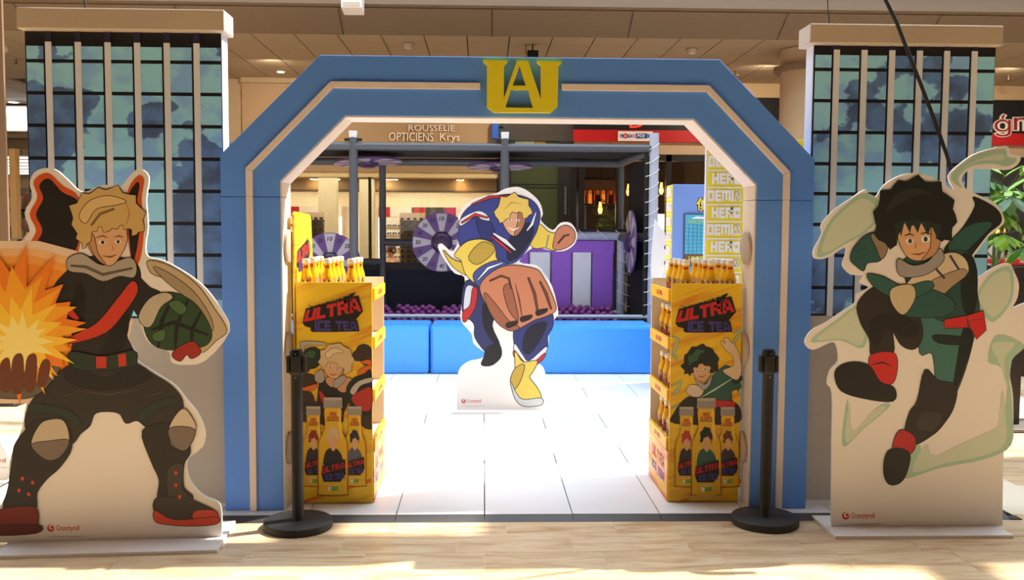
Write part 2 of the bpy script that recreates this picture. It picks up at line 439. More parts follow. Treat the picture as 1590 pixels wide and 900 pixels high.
# unseen roof; its opening and beams are laid out to shape the sunlight
roof.box((-16, -9, RZ), (-7.5, 30, RZ+.25), RM); roof.box((12.5, -9, RZ), (18, 30, RZ+.25), RM)
roof.box((-7.5, -9, RZ), (12.5, 5.0, RZ+.25), RM); roof.box((-7.5, 12.6, RZ), (12.5, 30, RZ+.25), RM)
rf = struct('ceiling', roof)
def shading_beam(a, b, w=.18, h=.3, z=RZ-.05):
    a = Vector((*a, z)); b = Vector((*b, z)); t = (b-a).normalized(); n = Vector((-t.y, t.x, 0))*w/2
    MB().prism([a-n, a+n, b+n, b-n], (0, 0, h), RM).build('shading_beam', rf)
for x in (-5.0, -1.4, 2.2, 9.4): shading_beam((x, 5.0), (x, 12.6), .12)
shading_beam((-7.5, 10.6), (12.5, 10.6), .12)
# unseen opaque panels added over the opening to cut the sun into patches
SHADE = M('shade_panel_mat', (206, 196, 180), .8)
def shade_panel(pts): MB().prism([(x, y, RZ+.05) for x, y in pts], (0, 0, .02), SHADE).build('shade_panel', rf)
shade_panel([(5.95, 7.55), (6.25, 7.5), (6.35, 8.35), (5.95, 8.25)]); shade_panel([(6.25, 7.95), (7.05, 8.0), (7.05, 8.65), (6.35, 8.35)]); shade_panel([(6.25, 7.5), (7.05, 7.35), (7.05, 7.72), (6.25, 7.74)])
shade_panel([(7.05, 7.35), (8.5, 7.25), (8.5, 8.95), (7.05, 8.65)]); shade_panel([(8.5, 7.25), (8.95, 7.2), (8.95, 7.62), (8.5, 7.66)]); shade_panel([(8.5, 7.86), (8.95, 7.78), (8.95, 9.1), (8.5, 8.95)]); shade_panel([(8.95, 7.2), (12.5, 7.4), (12.5, 9.6), (8.95, 9.1)])
WP = M('wall_plaster', (222, 212, 198), .75, vary=.02)
struct('wall_left', MB().box((-14.2, -9, -.01), (-14, 27.2, RZ), WP))
struct('wall_right', MB().box((13, -9, -.01), (13.2, 24, RZ), WP))
struct('wall_front', MB().box((-16, -9.2, -.01), (18, -9, RZ), M('wall_timber', (138, 112, 88), .7)))
struct('wall_back', MB().box((-4.35, 16.9, 2.66), (.28, 17.1, CZ), M('fascia_beige', (176, 146, 112), .65, vary=.02))
       .box((.28, 16.95, 3.25), (1.8, 17.1, CZ), M('fascia_dark', (66, 60, 55), .6))
       .box((1.6, 16.9, 4.06), (13, 17.1, CZ), CREAM)
       .box((-4.35, 16.82, CZ-.1), (1.6, 16.92, CZ), M('cornice', (176, 152, 122), .6)))

# ================================================================== ARCHWAY
AX, AY = .207, 5.22
arch = thing('entrance_arch', 'big blue octagonal archway with white stripe and yellow letter emblem', 'archway', (AX, AY+.12, .025))
AD = .245
def apx(s, pts): return [(AX+s*x, AY, z) for x, z in pts]
WO, WI = 1.676, 1.346          # outer / inner half width
Zs, Zt, Zi, Zj, Zm = 2.043, 2.598, 1.90, 2.266, 1.814
TO, TI = 1.119, .98
def shell(pts, name):
    MB().prism([(x, AY, z) for x, z in pts], (0, .012, 0), BLUE).build(name, arch, bevel=.003)
f0 = .026
for s in (-1, 1):
    q = [(WO, f0), (WO, Zm-.002), (WI, Zm-.002), (WI, f0)]
    MB().prism(apx(s, q), (0, AD, 0), BLUE).build('lower_panel', arch, bevel=.004)
up = [(-WO, Zm), (-WO, Zs), (-TO, Zt), (TO, Zt), (WO, Zs), (WO, Zm), (WI, Zm), (WI, Zi), (TI, Zj), (-TI, Zj), (-WI, Zi), (-WI, Zm)]
MB().prism(apx(1, up), (0, AD, 0), BLUE).build('upper_panel', arch, bevel=.004)
LIN = M('reveal_lining', (226, 214, 200), .38, vary=.015)
for s in (-1, 1):
    o = MB(); t = .008
    o.prism([(AX+s*WI, AY+.004, f0), (AX+s*WI, AY+.004, Zm-.003), (AX+s*(WI-t), AY+.004, Zm-.003), (AX+s*(WI-t), AY+.004, f0)], (0, AD-.006, 0), LIN); o.build('lower_lining', arch)
lo = [(-WI, Zm), (-WI, Zi), (-TI, Zj), (TI, Zj), (WI, Zi), (WI, Zm), (WI-.008, Zm), (WI-.008, Zi-.004), (TI-.004, Zj-.008), (-TI+.004, Zj-.008), (-WI+.008, Zi-.004), (-WI+.008, Zm)]
MB().prism([(x, AY+.004, z) for x, z in [(AX+a, b) for a, b in lo]], (0, AD-.006, 0), LIN).build('upper_lining', arch)
# raised white stripe in straight lengths
STR = M('stripe_white', (238, 222, 208), .5, vary=.01)
so_, si_ = 1.5315, 1.495; zo, zi = 1.97, 1.957; tO, tI = 1.058, 1.046; ZO, ZI = 2.452, 2.416
for s in (-1, 1):
    for q in ([(so_, f0), (so_, Zm), (si_, Zm), (si_, f0)], [(so_, Zm+.001), (so_, zo), (si_, zi), (si_, Zm+.001)],
              [(so_, zo+.001), (tO, ZO), (tI, ZI), (si_, zi+.001)], [(tO-.001, ZO), (.228, ZO), (.228, ZI), (tI-.001, ZI)]):
        MB().prism([(x, AY-.018, z) for x, _, z in apx(s, q)], (0, .0185, 0), STR).build('stripe', arch, bevel=.002)
# yellow emblem: U and A joined, traced letter shapes 3 cm thick
YEL = M('emblem_yellow', (240, 226, 44), .45, vary=.02)
def em(p): return at(740+p[0]/3., p[1]/3., AY-.035)
eo = [(30, 280), (145, 284), (141, 293), (128, 306), (127, 458), (188, 283), (240, 284), (299, 460), (300, 306), (283, 292), (281, 284), (396, 287), (393, 297), (381, 306), (377, 497), (346, 524), (79, 522), (48, 498), (49, 303), (33, 290)]
h1 = [(201, 306), (230, 398), (168, 399)]; h2 = [(160, 417), (240, 417), (262, 502), (135, 500)]
bridge = eo[:0]
mb = MB()
# outline with its two counters bridged in, so one closed outline carries both holes
loop = eo[:5] + [(150, 392)] + []
left = [(30, 280), (145, 284), (141, 293), (128, 306), (127, 458), (188, 283), (201, 306), (168, 399), (160, 417), (135, 500), (135, 523), (79, 522), (48, 498), (49, 303), (33, 290)]
right = [(188, 283), (240, 284), (299, 460), (300, 306), (283, 292), (281, 284), (396, 287), (393, 297), (381, 306), (377, 497), (346, 524), (262, 523), (262, 502), (240, 417), (230, 398), (201, 306)]
emb = MB()
for q in (left, right, [(168, 399), (230, 398), (240, 417), (160, 417)], [(135, 500), (262, 502), (262, 523), (135, 523)]):
    emb.prism([em(a) for a in q], (0, .034, 0), YEL)
emb.build('letter_emblem', arch)
DISC = M('round_pad_grey', (186, 170, 152), .5)
for s in (-1, 1):
    for z in (1.535, .945, .358):
        x = AX+s*(WI-.008)
        MB().lathe((x, AY+.13, z), [(.09, 0), (.095, -s*.004), (.095, -s*.016), (.088, -s*.02)], DISC, 28, 'X').build('round_pad', arch, smooth=True)

# ================================================================== TOWER FACADES
LOWP = M('tower_lower_panel', (196, 184, 166), .55, vary=.02); PRB = M('print_black', (22, 20, 24), .55, vary=.05)
BARM = M('tower_bar', (236, 236, 236), .55, vary=.03); BARD = M('tower_bar_shade_print', (38, 36, 62), .6)
LINE = M('printed_joint', (28, 27, 30), .6)
def tower(label, x0, x1, Y, bars, bw, lines, ztop, zbar, zpane, zbot, cap):
    t = thing('tower_facade', label, 'tower display', ((x0+x1)/2, Y+.2, .025))
    MB().box((x0, Y+.004, .027), (x1, Y+.12, ztop), WHITE).build('body', t, bevel=.004)
    MB().box((x0+.004, Y, .055), (x1-.004, Y+.0035, zbot), LOWP).build('lower_panel', t)
    MB().box((x0, Y-.012, .0255), (x1, Y+.0035, .05), WHITE).build('plinth', t)
    MB().box((x0+.004, Y+.0005, zbot), (x1-.004, Y+.0035, ztop), PRB).build('print_ground', t)
    MB().box(cap[0], cap[1], M('cap_tan', (206, 186, 160), .5, vary=.015)).build('cap', t, bevel=.006)
    edges = [x0+.012]+[v for b in bars for v in (b-bw/2-.012, b+bw/2)]+[x1-.008]
    zz = [zpane]+list(lines)+[zbot+.012]
    for c in range(len(bars)+1):
        xa, xb = edges[2*c], edges[2*c+1]
        for r in range(len(zz)-1):
            za, zb = zz[r]-(.010 if r else 0), zz[r+1]+(.010 if r < len(zz)-2 else 0)
            MB().box((xa, Y-.0025, zb), (xb, Y+.001, za), CLOUD).build('pane', t)
            if r < len(zz)-2 : MB().box((xa, Y-.004, zz[r+1]-.004), (xb, Y+.001, zz[r+1]+.004), LINE).build('joint_bar', t)
    for b in bars:
        MB().box((b-bw/2, Y-.006, zbot), (b+bw/2, Y+.001, zbar), BARM).build('mullion', t)
        MB().box((b-bw/2, Y-.006, zbar), (b+bw/2, Y+.001, ztop-.002), BARD).build('mullion_head', t)
    return t
tower('tall printed skyscraper facade with white cap left of the archway', -2.565, -1.472, 5.3,
      (-2.431, -2.268, -2.104, -1.941, -1.777, -1.612), .034, (2.563, 2.386, 2.206, 2.024, 1.843, 1.661, 1.482, 1.304), 2.735, 2.668, 2.645, 1.12,
      ((-2.572, 5.235, 2.726), (-1.44, 5.43, 2.842)))
tower('printed skyscraper facade with white cap crossed by black cable right of the archway', 1.886, 2.952, 5.3,
      (2.021, 2.182, 2.343, 2.504, 2.663, 2.824), .034, (2.563, 2.386, 2.206, 2.026, 1.854, 1.676, 1.497, 1.31), 2.705, 2.675, 2.645, 1.145,
      ((1.842, 5.235, 2.699), (2.952, 5.43, 2.808)))

# ================================================================== STANDEES (foam boards with printed stand-in figures)
SK = (226, 176, 132); DK = (38, 35, 34); OR = (214, 84, 40)
def plane_T(o, ang):
    o = Vector(o); n = Vector((math.sin(ang), -math.cos(ang), 0))
    def T(px, py):
        d = ray(px, py); return CAM + d*((o-CAM).dot(n)/d.dot(n))
    return T, n
def standee(label, o, ang, outline, pad, lettering, art, group=None, smooth=3):
    T, n = plane_T(o, ang)
    t = thing('cardboard_standee', label, 'standee', (o[0], o[1], pad[0]), ang, group)
    pts = [T(*a) for a in (smooth_loop(outline, smooth) if smooth else outline)]
    zf = pad[0]+pad[1]
    pts = [Vector((p.x, p.y, max(p.z, zf))) for p in pts]
    MB().prism(pts, -n*.018, BOARD).build('board', t)
    R = Matrix.Rotation(ang, 3, 'Z'); c = Vector((o[0], o[1], 0))
    vs = []
    x0, x1, y0, y1 = pad[2:]
    q = [c+R@Vector((a, b, pad[0])) for a, b in ((x0, y0), (x1, y0), (x1, y1), (x0, y1))]
    MB().prism(q, (0, 0, pad[1]), BOARD).build('base_plate', t, bevel=.002)
    p = Print(T, n, .00009); p.ol = 1.1; art(p)
    p.build('printed_picture', t)
    l = Print(T, n); lettering(l)
    l.build('lettering', t, label='orange maker name with small grey line below')
    return t, T, n
def maker(l, x, y, w, tiny=True):
    """round mark and name at the foot of a board, x/y = left and baseline in photo pixels"""
    h = w/6.
    l.ell(x+h*.62, y-h*.45, h*.72, h*.72, (206, 62, 34)); l.ell(x+h*.75, y-h*.62, h*.48, h*.48, (236, 226, 218)); l.ell(x+h*.85, y-h*.6, h*.3, h*.3, (206, 62, 34))
    l.text('Crunchyroll', [(x+h*1.65, y+h*.3), (x+w, y+h*.3), (x+w, y-h*1.), (x+h*1.65, y-h*1.)], (206, 62, 34), .012)
    if tiny: l.text('© K. Horikoshi / Shueisha, My Hero Academia Project', [(x-h*.1, y+h*1.35), (x+w*1.2, y+h*1.2), (x+w*1.2, y+h*.9), (x-h*.1, y+h*1.0)], (112, 104, 98))
def star(cx, cy, r0, r1, n, seed, sq=1.):
    g = random.Random(seed); out = []
    for k in range(2*n):
        a = PI*k/n+g.uniform(-.08, .08); r = (r1*g.uniform(.72, 1.) if k % 2 == 0 else r0*g.uniform(.8, 1.1))
        out.append((cx+r*math.cos(a)*sq, cy+r*math.sin(a)))
    return out

# ---- left board: dark suited figure with an orange flame burst
def art_left(p):
    p.ol = 0
    p.area([(126, 360), (118, 402), (96, 424), (70, 432), (56, 408), (44, 384), (56, 358), (46, 332), (58, 306), (52, 281), (74, 268), (98, 288), (122, 306)], (214, 90, 42))
    p.area([(124, 362), (115, 394), (95, 415), (75, 422), (64, 402), (54, 383), (66, 358), (56, 333), (67, 308), (61, 288), (76, 277), (97, 298), (122, 314)], (34, 30, 28))
    p.area([(196, 310), (212, 274), (224, 278), (220, 310), (224, 350), (218, 402), (204, 408)], (214, 90, 42))
    p.area([(198, 314), (211, 284), (217, 288), (213, 312), (217, 350), (211, 394), (204, 400)], (34, 30, 28))
    for k, c in enumerate([(240, 212, 184), (244, 190, 130), (246, 168, 76), (244, 146, 46)]): p.ell(30, 500, 176-k*16, 128-k*12, c)
    # arm behind the burst, trunk
    p.ol = 1.1
    p.area([(97, 428), (128, 402), (165, 398), (205, 404), (218, 424), (214, 455), (205, 486), (196, 518), (206, 552), (160, 570), (112, 565), (116, 520), (112, 500), (84, 498), (76, 478), (84, 446)], (44, 40, 38))
    p.area([(120, 440), (112, 500), (116, 530), (128, 500), (132, 455)], (28, 25, 24))
    p.area([(190, 470), (200, 500), (186, 545), (150, 560), (170, 520)], (30, 27, 26))
    p.area([(206, 424), (232, 446), (250, 456), (246, 484), (226, 498), (206, 474)], (40, 36, 34))
    # sleeve, cuff and pale sweep
    p.area([(230, 405), (262, 412), (304, 440), (332, 478), (352, 512), (336, 528), (316, 546), (308, 536), (326, 514), (318, 488), (296, 460), (262, 434), (236, 424)], (196, 176, 142))
    p.area([(238, 414), (266, 426), (300, 452), (324, 486), (331, 508), (326, 512), (314, 488), (290, 462), (260, 438)], (168, 148, 118))
    p.area([(224, 492), (250, 458), (276, 456), (306, 474), (328, 512), (322, 534), (296, 540), (258, 542), (232, 528)], (46, 74, 46))
    for a, b in (((270, 458), (246, 540)), ((292, 466), (272, 541)), ((312, 484), (298, 540))): p.line([a, ((a[0]+b[0])/2-7, (a[1]+b[1])/2), b], 4.5, (24, 32, 24))
    p.line([(234, 512), (270, 500), (324, 520)], 4.5, (24, 32, 24))
    p.area([(262, 472), (276, 466), (290, 478), (280, 488)], (74, 108, 66)); p.area([(238, 518), (256, 512), (254, 528), (240, 528)], (74, 108, 66))
    p.area([(216, 490), (232, 464), (256, 454), (268, 462), (250, 476), (236, 504), (224, 506)], (192, 180, 160))
    p.area([(276, 540), (300, 530), (312, 546), (298, 556), (290, 550), (280, 560), (268, 552)], (160, 46, 34))
    # one broad sash, arm band, collar
    p.area([(108, 524), (150, 502), (184, 462), (206, 436), (214, 452), (194, 484), (164, 516), (114, 532)], (206, 60, 38))
    p.area([(76, 474), (100, 470), (122, 492), (117, 496), (96, 482), (75, 484)], (206, 60, 38))
    p.area([(106, 402), (128, 394), (160, 412), (200, 400), (212, 412), (208, 430), (186, 428), (160, 436), (134, 424), (108, 420)], (176, 166, 152))
    p.line([(110, 412), (134, 414), (160, 426), (206, 416)], 2.2, (120, 112, 104))
    # head, plain features
    p.area([(132, 352), (150, 338), (186, 340), (198, 366), (190, 392), (172, 412), (150, 400), (138, 382)], SK)
    p.area([(136, 362), (142, 385), (152, 402), (164, 410), (152, 392), (146, 366)], (198, 146, 104))
    p.area(locks([(117, 356), (112, 330), (124, 308), (146, 297), (172, 293), (200, 302), (218, 322), (224, 350), (212, 364), (200, 354), (186, 350), (170, 358), (152, 352), (142, 366), (134, 384), (124, 374)], 6), (212, 178, 112), False)
    p.area([(124, 334), (140, 312), (168, 304), (196, 312), (180, 318), (150, 324), (134, 346)], (226, 196, 134))
    p.line([(142, 350), (156, 332), (178, 324)], 2, (170, 136, 80)); p.line([(196, 350), (202, 330), (196, 314)], 2, (170, 136, 80))
    p.ell(159, 376, 6, 3.2, (240, 232, 224)); p.ell(184, 375, 5, 3, (240, 232, 224)); p.ell(160, 376, 2.6, 2.8, (50, 34, 28)); p.ell(184, 375, 2.4, 2.6, (50, 34, 28))
    p.line([(150, 369), (160, 366), (168, 369)], 2.2, (120, 90, 56)); p.line([(178, 368), (186, 366), (192, 369)], 2.2, (120, 90, 56))
    p.line([(174, 378), (177, 388), (172, 389)], 1.4, (170, 118, 82)); p.line([(160, 397), (172, 399), (182, 395)], 2, (120, 60, 46))
    # trousers, belt, legs
    p.area([(112, 566), (160, 572), (207, 564), (240, 582), (268, 600), (284, 622), (280, 648), (262, 660), (232, 664), (214, 652), (196, 656), (184, 640), (150, 640), (140, 660), (126, 672), (108, 690), (56, 690), (40, 660), (48, 626), (74, 596)], (50, 46, 42))
    p.area([(112, 566), (164, 586), (208, 566), (236, 584), (200, 600), (150, 604), (104, 590)], (36, 32, 30))
    p.line([(120, 606), (170, 612), (214, 604)], 3, (68, 62, 56)); p.line([(214, 620), (240, 612), (262, 604)], 3, (68, 62, 56)); p.line([(84, 618), (110, 612), (128, 600)], 3, (68, 62, 56))
    p.area([(110, 546), (160, 553), (208, 544), (213, 560), (206, 568), (160, 574), (114, 570)], (40, 56, 46)); p.area([(150, 553), (166, 553), (166, 571), (150, 571)], (196, 60, 40), False); p.area([(184, 550), (196, 548), (197, 567), (185, 569)], (196, 60, 40), False)
    p.area([(48, 626), (72, 628), (104, 634), (126, 652), (122, 660), (98, 646), (70, 640), (46, 642)], (40, 54, 46)); p.area([(216, 640), (244, 622), (272, 616), (276, 624), (248, 634), (222, 652)], (40, 54, 46))
    p.area([(40, 668), (60, 650), (104, 660), (112, 694), (94, 724), (74, 742), (58, 764), (54, 790), (8, 792), (14, 756), (20, 716), (24, 690)], (42, 38, 36))
    p.area([(222, 668), (262, 656), (288, 668), (296, 700), (286, 720), (286, 756), (300, 772), (262, 782), (246, 772), (248, 744), (236, 716)], (42, 38, 36))
    p.area([(62, 660), (78, 651), (100, 653), (108, 682), (94, 708), (72, 712), (50, 690)], (196, 182, 156)); p.area([(50, 690), (78, 684), (108, 683), (94, 708), (72, 712)], (122, 108, 98))
    p.area([(264, 662), (284, 634), (300, 650), (304, 668), (290, 697), (268, 690)], (206, 192, 166)); p.area([(264, 664), (303, 666), (290, 697), (270, 690)], (124, 110, 100))
    p.area([(262, 728), (284, 720), (284, 758), (300, 774), (272, 780), (262, 766)], (66, 60, 56))
    p.area([(4, 790), (54, 786), (60, 812), (52, 826), (-6, 828), (-10, 806)], (118, 34, 26)); p.area([(244, 772), (284, 772), (318, 784), (334, 793), (336, 802), (290, 806), (244, 796)], (60, 54, 50))
    p.area([(305, 792), (334, 792), (337, 806), (302, 804)], (206, 70, 48))
    p.area([(242, 792), (272, 806), (336, 802), (336, 812), (300, 815), (262, 813), (242, 808)], (208, 66, 42))
    p.area([(-10, 816), (60, 814), (58, 826), (-10, 829)], (92, 26, 20))
    for x, y in ((274, 733), (274, 752), (280, 770), (36, 742), (52, 748), (31, 760), (46, 766)): p.ell(x, y, 2.6, 3.2, (206, 66, 42))
    p.area([(-30, 590), (40, 578), (92, 568), (80, 592), (58, 612), (30, 618), (-30, 612)], (104, 94, 84)); p.line([(-10, 602), (40, 598), (86, 576)], 3, (58, 52, 46))
    # burst on top
    p.ol = 0
    p.area(star(24, 505, 74, 128, 17, 3, 1.), (240, 132, 32), False)
    p.area(star(26, 515, 62, 112, 16, 8, 1.), (248, 170, 40), False)
    p.area(star(30, 525, 46, 90, 15, 5, 1.1), (254, 206, 62), False)
    p.area(star(34, 530, 26, 58, 13, 9, 1.1), (255, 234, 140), False)
    for q in ([(2, 604), (0, 572), (8, 556), (17, 560), (18, 604)], [(20, 606), (20, 562), (29, 548), (38, 556), (37, 606)], [(40, 604), (42, 560), (51, 548), (59, 556), (56, 602)], [(59, 598), (64, 566), (73, 556), (80, 566), (73, 596)]): p.area(q, (112, 62, 38))
OUT_L = [(344, 836, 'c'), (344, 796), (338, 779), (314, 768), (294, 744), (291, 714), (314, 694), (318, 668), (306, 640), (288, 618), (272, 598), (244, 580), (214, 560), (210, 544), (194, 524), (198, 508), (203, 484), (212, 483), (221, 512), (232, 533), (262, 545), (266, 562), (286, 566), (318, 560), (356, 514), (342, 478), (318, 446), (290, 424), (254, 404), (230, 398), (226, 380), (230, 350), (227, 310), (231, 274), (216, 262), (200, 274), (188, 288), (158, 287), (128, 298), (106, 280), (84, 262), (58, 264), (46, 282), (50, 306), (38, 330), (46, 358), (36, 384), (46, 404), (24, 392), (2, 384), (-60, 392), (-116, 440), (-130, 520), (-100, 600), (-50, 622), (4, 618), (22, 622), (40, 624), (38, 640), (34, 664), (24, 690), (15, 716), (13, 755), (2, 782), (-14, 800), (-14, 845, 'c')]
standee('large cut-out board of a dark suited figure with orange flame, left of archway', (-1.92, 4.757, 0), math.radians(3.8), OUT_L,
        (0., .018, -.52, .57, -.2, .27), lambda l: maker(l, 74, 823, 49), art_left)

# ---- right board: teal suited figure leaping among pale green ribbons
def art_right(p):
    G1, G2 = (172, 204, 182), (206, 216, 194)
    p.ol = 0
    def ribbon(pts, pad=0):
        p.area(pts, G1)
        cx = sum(a for a, b in pts)/len(pts); cy = sum(b for a, b in pts)/len(pts)
        p.area([(a+(cx-a)*.16, b+(cy-b)*.16) for a, b in pts], G2)
    p.area([(1480, 282), (1478, 270), (1498, 252), (1522, 238), (1560, 231), (1564, 243), (1578, 246), (1574, 254), (1560, 258), (1540, 254), (1508, 258), (1488, 276), (1494, 292)], G1)
    p.area([(1484, 276), (1500, 258), (1524, 246), (1556, 239), (1556, 248), (1530, 249), (1504, 257)], G2)
    ribbon([(1340, 300), (1300, 330), (1280, 358), (1268, 396), (1284, 396), (1310, 380), (1345, 360), (1372, 330), (1366, 312)])
    ribbon([(1258, 530), (1300, 496), (1336, 472), (1350, 500), (1340, 540), (1304, 528)])
    ribbon([(1520, 450), (1540, 424), (1568, 414), (1574, 440), (1568, 472), (1540, 500), (1516, 470)])
    ribbon([(1400, 742), (1460, 726), (1530, 712), (1570, 690), (1572, 640), (1566, 590), (1560, 640), (1552, 662), (1490, 690), (1440, 712), (1425, 690)])
    ribbon([(1316, 618), (1308, 692), (1340, 666), (1382, 630), (1362, 632), (1322, 672)])
    p.area([(1548, 520), (1590, 536), (1570, 560), (1566, 600), (1554, 570), (1534, 560)], G1)
    p.area([(1540, 534), (1575, 532), (1560, 556), (1560, 580), (1550, 560)], G2)
    # far arm bent up behind
    p.ol = 1.1
    p.area([(1468, 384), (1496, 352), (1514, 320), (1512, 306), (1546, 324), (1554, 344), (1534, 362), (1512, 390), (1500, 404), (1470, 402)], (34, 36, 34))
    p.area([(1472, 382), (1500, 352), (1534, 344), (1538, 352), (1512, 378), (1490, 396)], (44, 92, 84))
    # trunk
    p.area([(1402, 404), (1440, 398), (1490, 388), (1512, 404), (1516, 450), (1520, 480), (1512, 500), (1462, 506), (1438, 490), (1412, 450)], (40, 78, 72))
    p.area([(1494, 396), (1514, 410), (1516, 460), (1508, 490), (1494, 470)], (24, 32, 30))
    # legs
    p.area([(1430, 488), (1466, 500), (1512, 496), (1510, 530), (1494, 586), (1478, 616), (1456, 612), (1448, 550), (1428, 548)], (66, 116, 106))
    p.area([(1496, 510), (1510, 524), (1492, 586), (1480, 606), (1486, 560)], (22, 28, 26)); p.area([(1450, 520), (1500, 524), (1498, 534), (1458, 532)], (26, 36, 34))
    p.area([(1332, 470), (1362, 444), (1392, 462), (1424, 486), (1432, 520), (1420, 541), (1400, 536), (1386, 516), (1386, 548), (1354, 552), (1350, 526), (1336, 500)], (48, 42, 38))
    p.area([(1350, 500), (1380, 486), (1420, 500), (1424, 520), (1400, 520), (1376, 510), (1360, 540)], (34, 30, 28))
    p.area([(1354, 550), (1386, 547), (1393, 566), (1386, 594), (1366, 592), (1350, 570)], (206, 44, 40)); p.line([(1352, 566), (1370, 562), (1384, 568)], 3, (80, 20, 20))
    p.area([(1296, 582), (1304, 568), (1326, 562), (1350, 568), (1366, 592), (1388, 602), (1386, 622), (1342, 618), (1306, 606)], (34, 30, 28))
    p.area([(1436, 574), (1456, 590), (1484, 598), (1480, 632), (1464, 658), (1448, 674), (1418, 690), (1405, 672), (1412, 640), (1424, 622)], (44, 39, 36))
    p.area([(1430, 640), (1462, 644), (1448, 668), (1424, 664)], (60, 54, 50))
    p.area([(1396, 668), (1418, 676), (1420, 694), (1408, 706), (1386, 698)], (188, 40, 38))
    p.area([(1376, 704), (1392, 695), (1412, 704), (1406, 736), (1394, 750), (1379, 750), (1372, 732)], (34, 30, 28))
    # belt and pouch
    p.area([(1466, 496), (1500, 490), (1502, 508), (1466, 509)], (206, 40, 38), False); p.area([(1500, 490), (1526, 482), (1530, 512), (1516, 526), (1506, 508)], (206, 40, 38), False); p.line([(1502, 498), (1527, 494)], 2, (110, 20, 20))
    # near arm reaching out, cream sleeve
    p.area([(1402, 450), (1440, 408), (1476, 392), (1498, 402), (1502, 424), (1480, 440), (1452, 466), (1420, 478)], (216, 198, 166))
    p.area([(1440, 440), (1490, 418), (1500, 426), (1478, 444), (1452, 466), (1430, 470)], (172, 150, 120))
    p.line([(1448, 412), (1466, 432)], 4, (84, 78, 130)); p.line([(1474, 396), (1488, 418)], 4, (84, 78, 130))
    p.area([(1388, 462), (1420, 444), (1464, 456), (1482, 474), (1466, 490), (1420, 492), (1394, 484)], (44, 88, 80))
    p.area([(1346, 426), (1372, 430), (1402, 444), (1440, 436), (1448, 446), (1420, 462), (1388, 462), (1358, 446)], (52, 96, 88))
    p.area([(1384, 448), (1414, 442), (1420, 462), (1402, 488), (1384, 470)], (206, 188, 152))
    # other hand
    p.area([(1320, 402), (1326, 384), (1346, 364), (1368, 364), (1376, 384), (1366, 404), (1346, 408), (1340, 420), (1328, 412)], (48, 92, 86)); p.area([(1352, 364), (1372, 366), (1377, 386), (1368, 402), (1360, 384)], (150, 130, 106))
    p.line([(1328, 392), (1344, 384)], 2.4, (24, 40, 38)); p.line([(1332, 402), (1346, 394)], 2.4, (24, 40, 38))
    # collar, face, short dark hair
    p.area([(1394, 402), (1416, 412), (1440, 406), (1458, 386), (1464, 404), (1440, 424), (1410, 430), (1394, 424)], (160, 154, 148))
    p.area([(1393, 362), (1410, 344), (1448, 346), (1460, 364), (1452, 392), (1428, 404), (1406, 396)], SK)
    p.area([(1446, 350), (1460, 364), (1452, 392), (1430, 404), (1444, 384)], (200, 148, 108))
    p.area(locks([(1364, 372), (1358, 340), (1366, 310), (1388, 288), (1414, 279), (1446, 284), (1470, 304), (1482, 334), (1476, 362), (1462, 374), (1456, 350), (1424, 344), (1396, 348), (1390, 380)], 7), (30, 32, 30), False)
    for q in ([(1394, 344), (1404, 342), (1398, 368)], [(1402, 342), (1416, 342), (1412, 362)], [(1414, 342), (1430, 342), (1424, 360)], [(1428, 342), (1446, 344), (1440, 364)], [(1444, 344), (1460, 350), (1456, 372)], [(1388, 348), (1397, 344), (1391, 382)]): p.area(q, (34, 52, 44), False)
    p.area([(1374, 330), (1390, 302), (1420, 292), (1446, 302), (1420, 304), (1394, 318)], (44, 48, 45))
    p.ell(1411, 374, 6, 5, (240, 236, 228)); p.ell(1436, 371, 7, 5.5, (240, 236, 228)); p.ell(1412, 374, 2.8, 3.8, (46, 60, 50)); p.ell(1436, 371, 3, 4, (46, 60, 50))
    p.line([(1403, 366), (1412, 363), (1418, 366)], 2.2, (40, 44, 40)); p.line([(1428, 363), (1438, 361), (1446, 364)], 2.2, (40, 44, 40))
    p.line([(1422, 376), (1420, 384), (1424, 386)], 1.5, (176, 120, 84)); p.line([(1414, 394), (1426, 395), (1436, 391)], 1.8, (120, 64, 50))
OUT_R = [(1291, 826, 'c'), (1292, 700), (1293, 612), (1285, 596), (1290, 574), (1302, 560), (1299, 535), (1288, 532), (1262, 543), (1250, 531), (1260, 513), (1284, 500), (1304, 486), (1328, 470), (1332, 456), (1350, 446), (1334, 438), (1340, 428), (1322, 426), (1309, 412), (1313, 396), (1312, 384), (1284, 400), (1266, 401), (1264, 388), (1277, 362), (1276, 348), (1294, 327), (1318, 310), (1344, 294), (1349, 304), (1360, 306), (1372, 288), (1394, 274), (1420, 268), (1448, 275), (1472, 290), (1482, 294), (1473, 273), (1494, 252), (1518, 237), (1562, 226), (1568, 238), (1584, 242), (1582, 253), (1568, 263), (1548, 262), (1508, 263), (1494, 276), (1499, 292), (1520, 303), (1546, 316), (1560, 342), (1548, 357), (1534, 368), (1518, 390), (1512, 400), (1516, 424), (1520, 430), (1542, 416), (1566, 408), (1574, 420), (1582, 440), (1580, 462), (1573, 477), (1592, 470), (1626, 464), (1632, 492), (1606, 524), (1574, 544), (1571, 560), (1568, 582), (1573, 614), (1573, 668), (1567, 687), (1559, 694), (1556, 826, 'c')]
standee('large cut-out board of a leaping teal figure with green ribbons, right of archway', (2.36, 4.915, 0), 0, OUT_R,
        (0., .018, -.48, .49, -.16, .33), lambda l: maker(l, 1308, 804, 50), art_right)

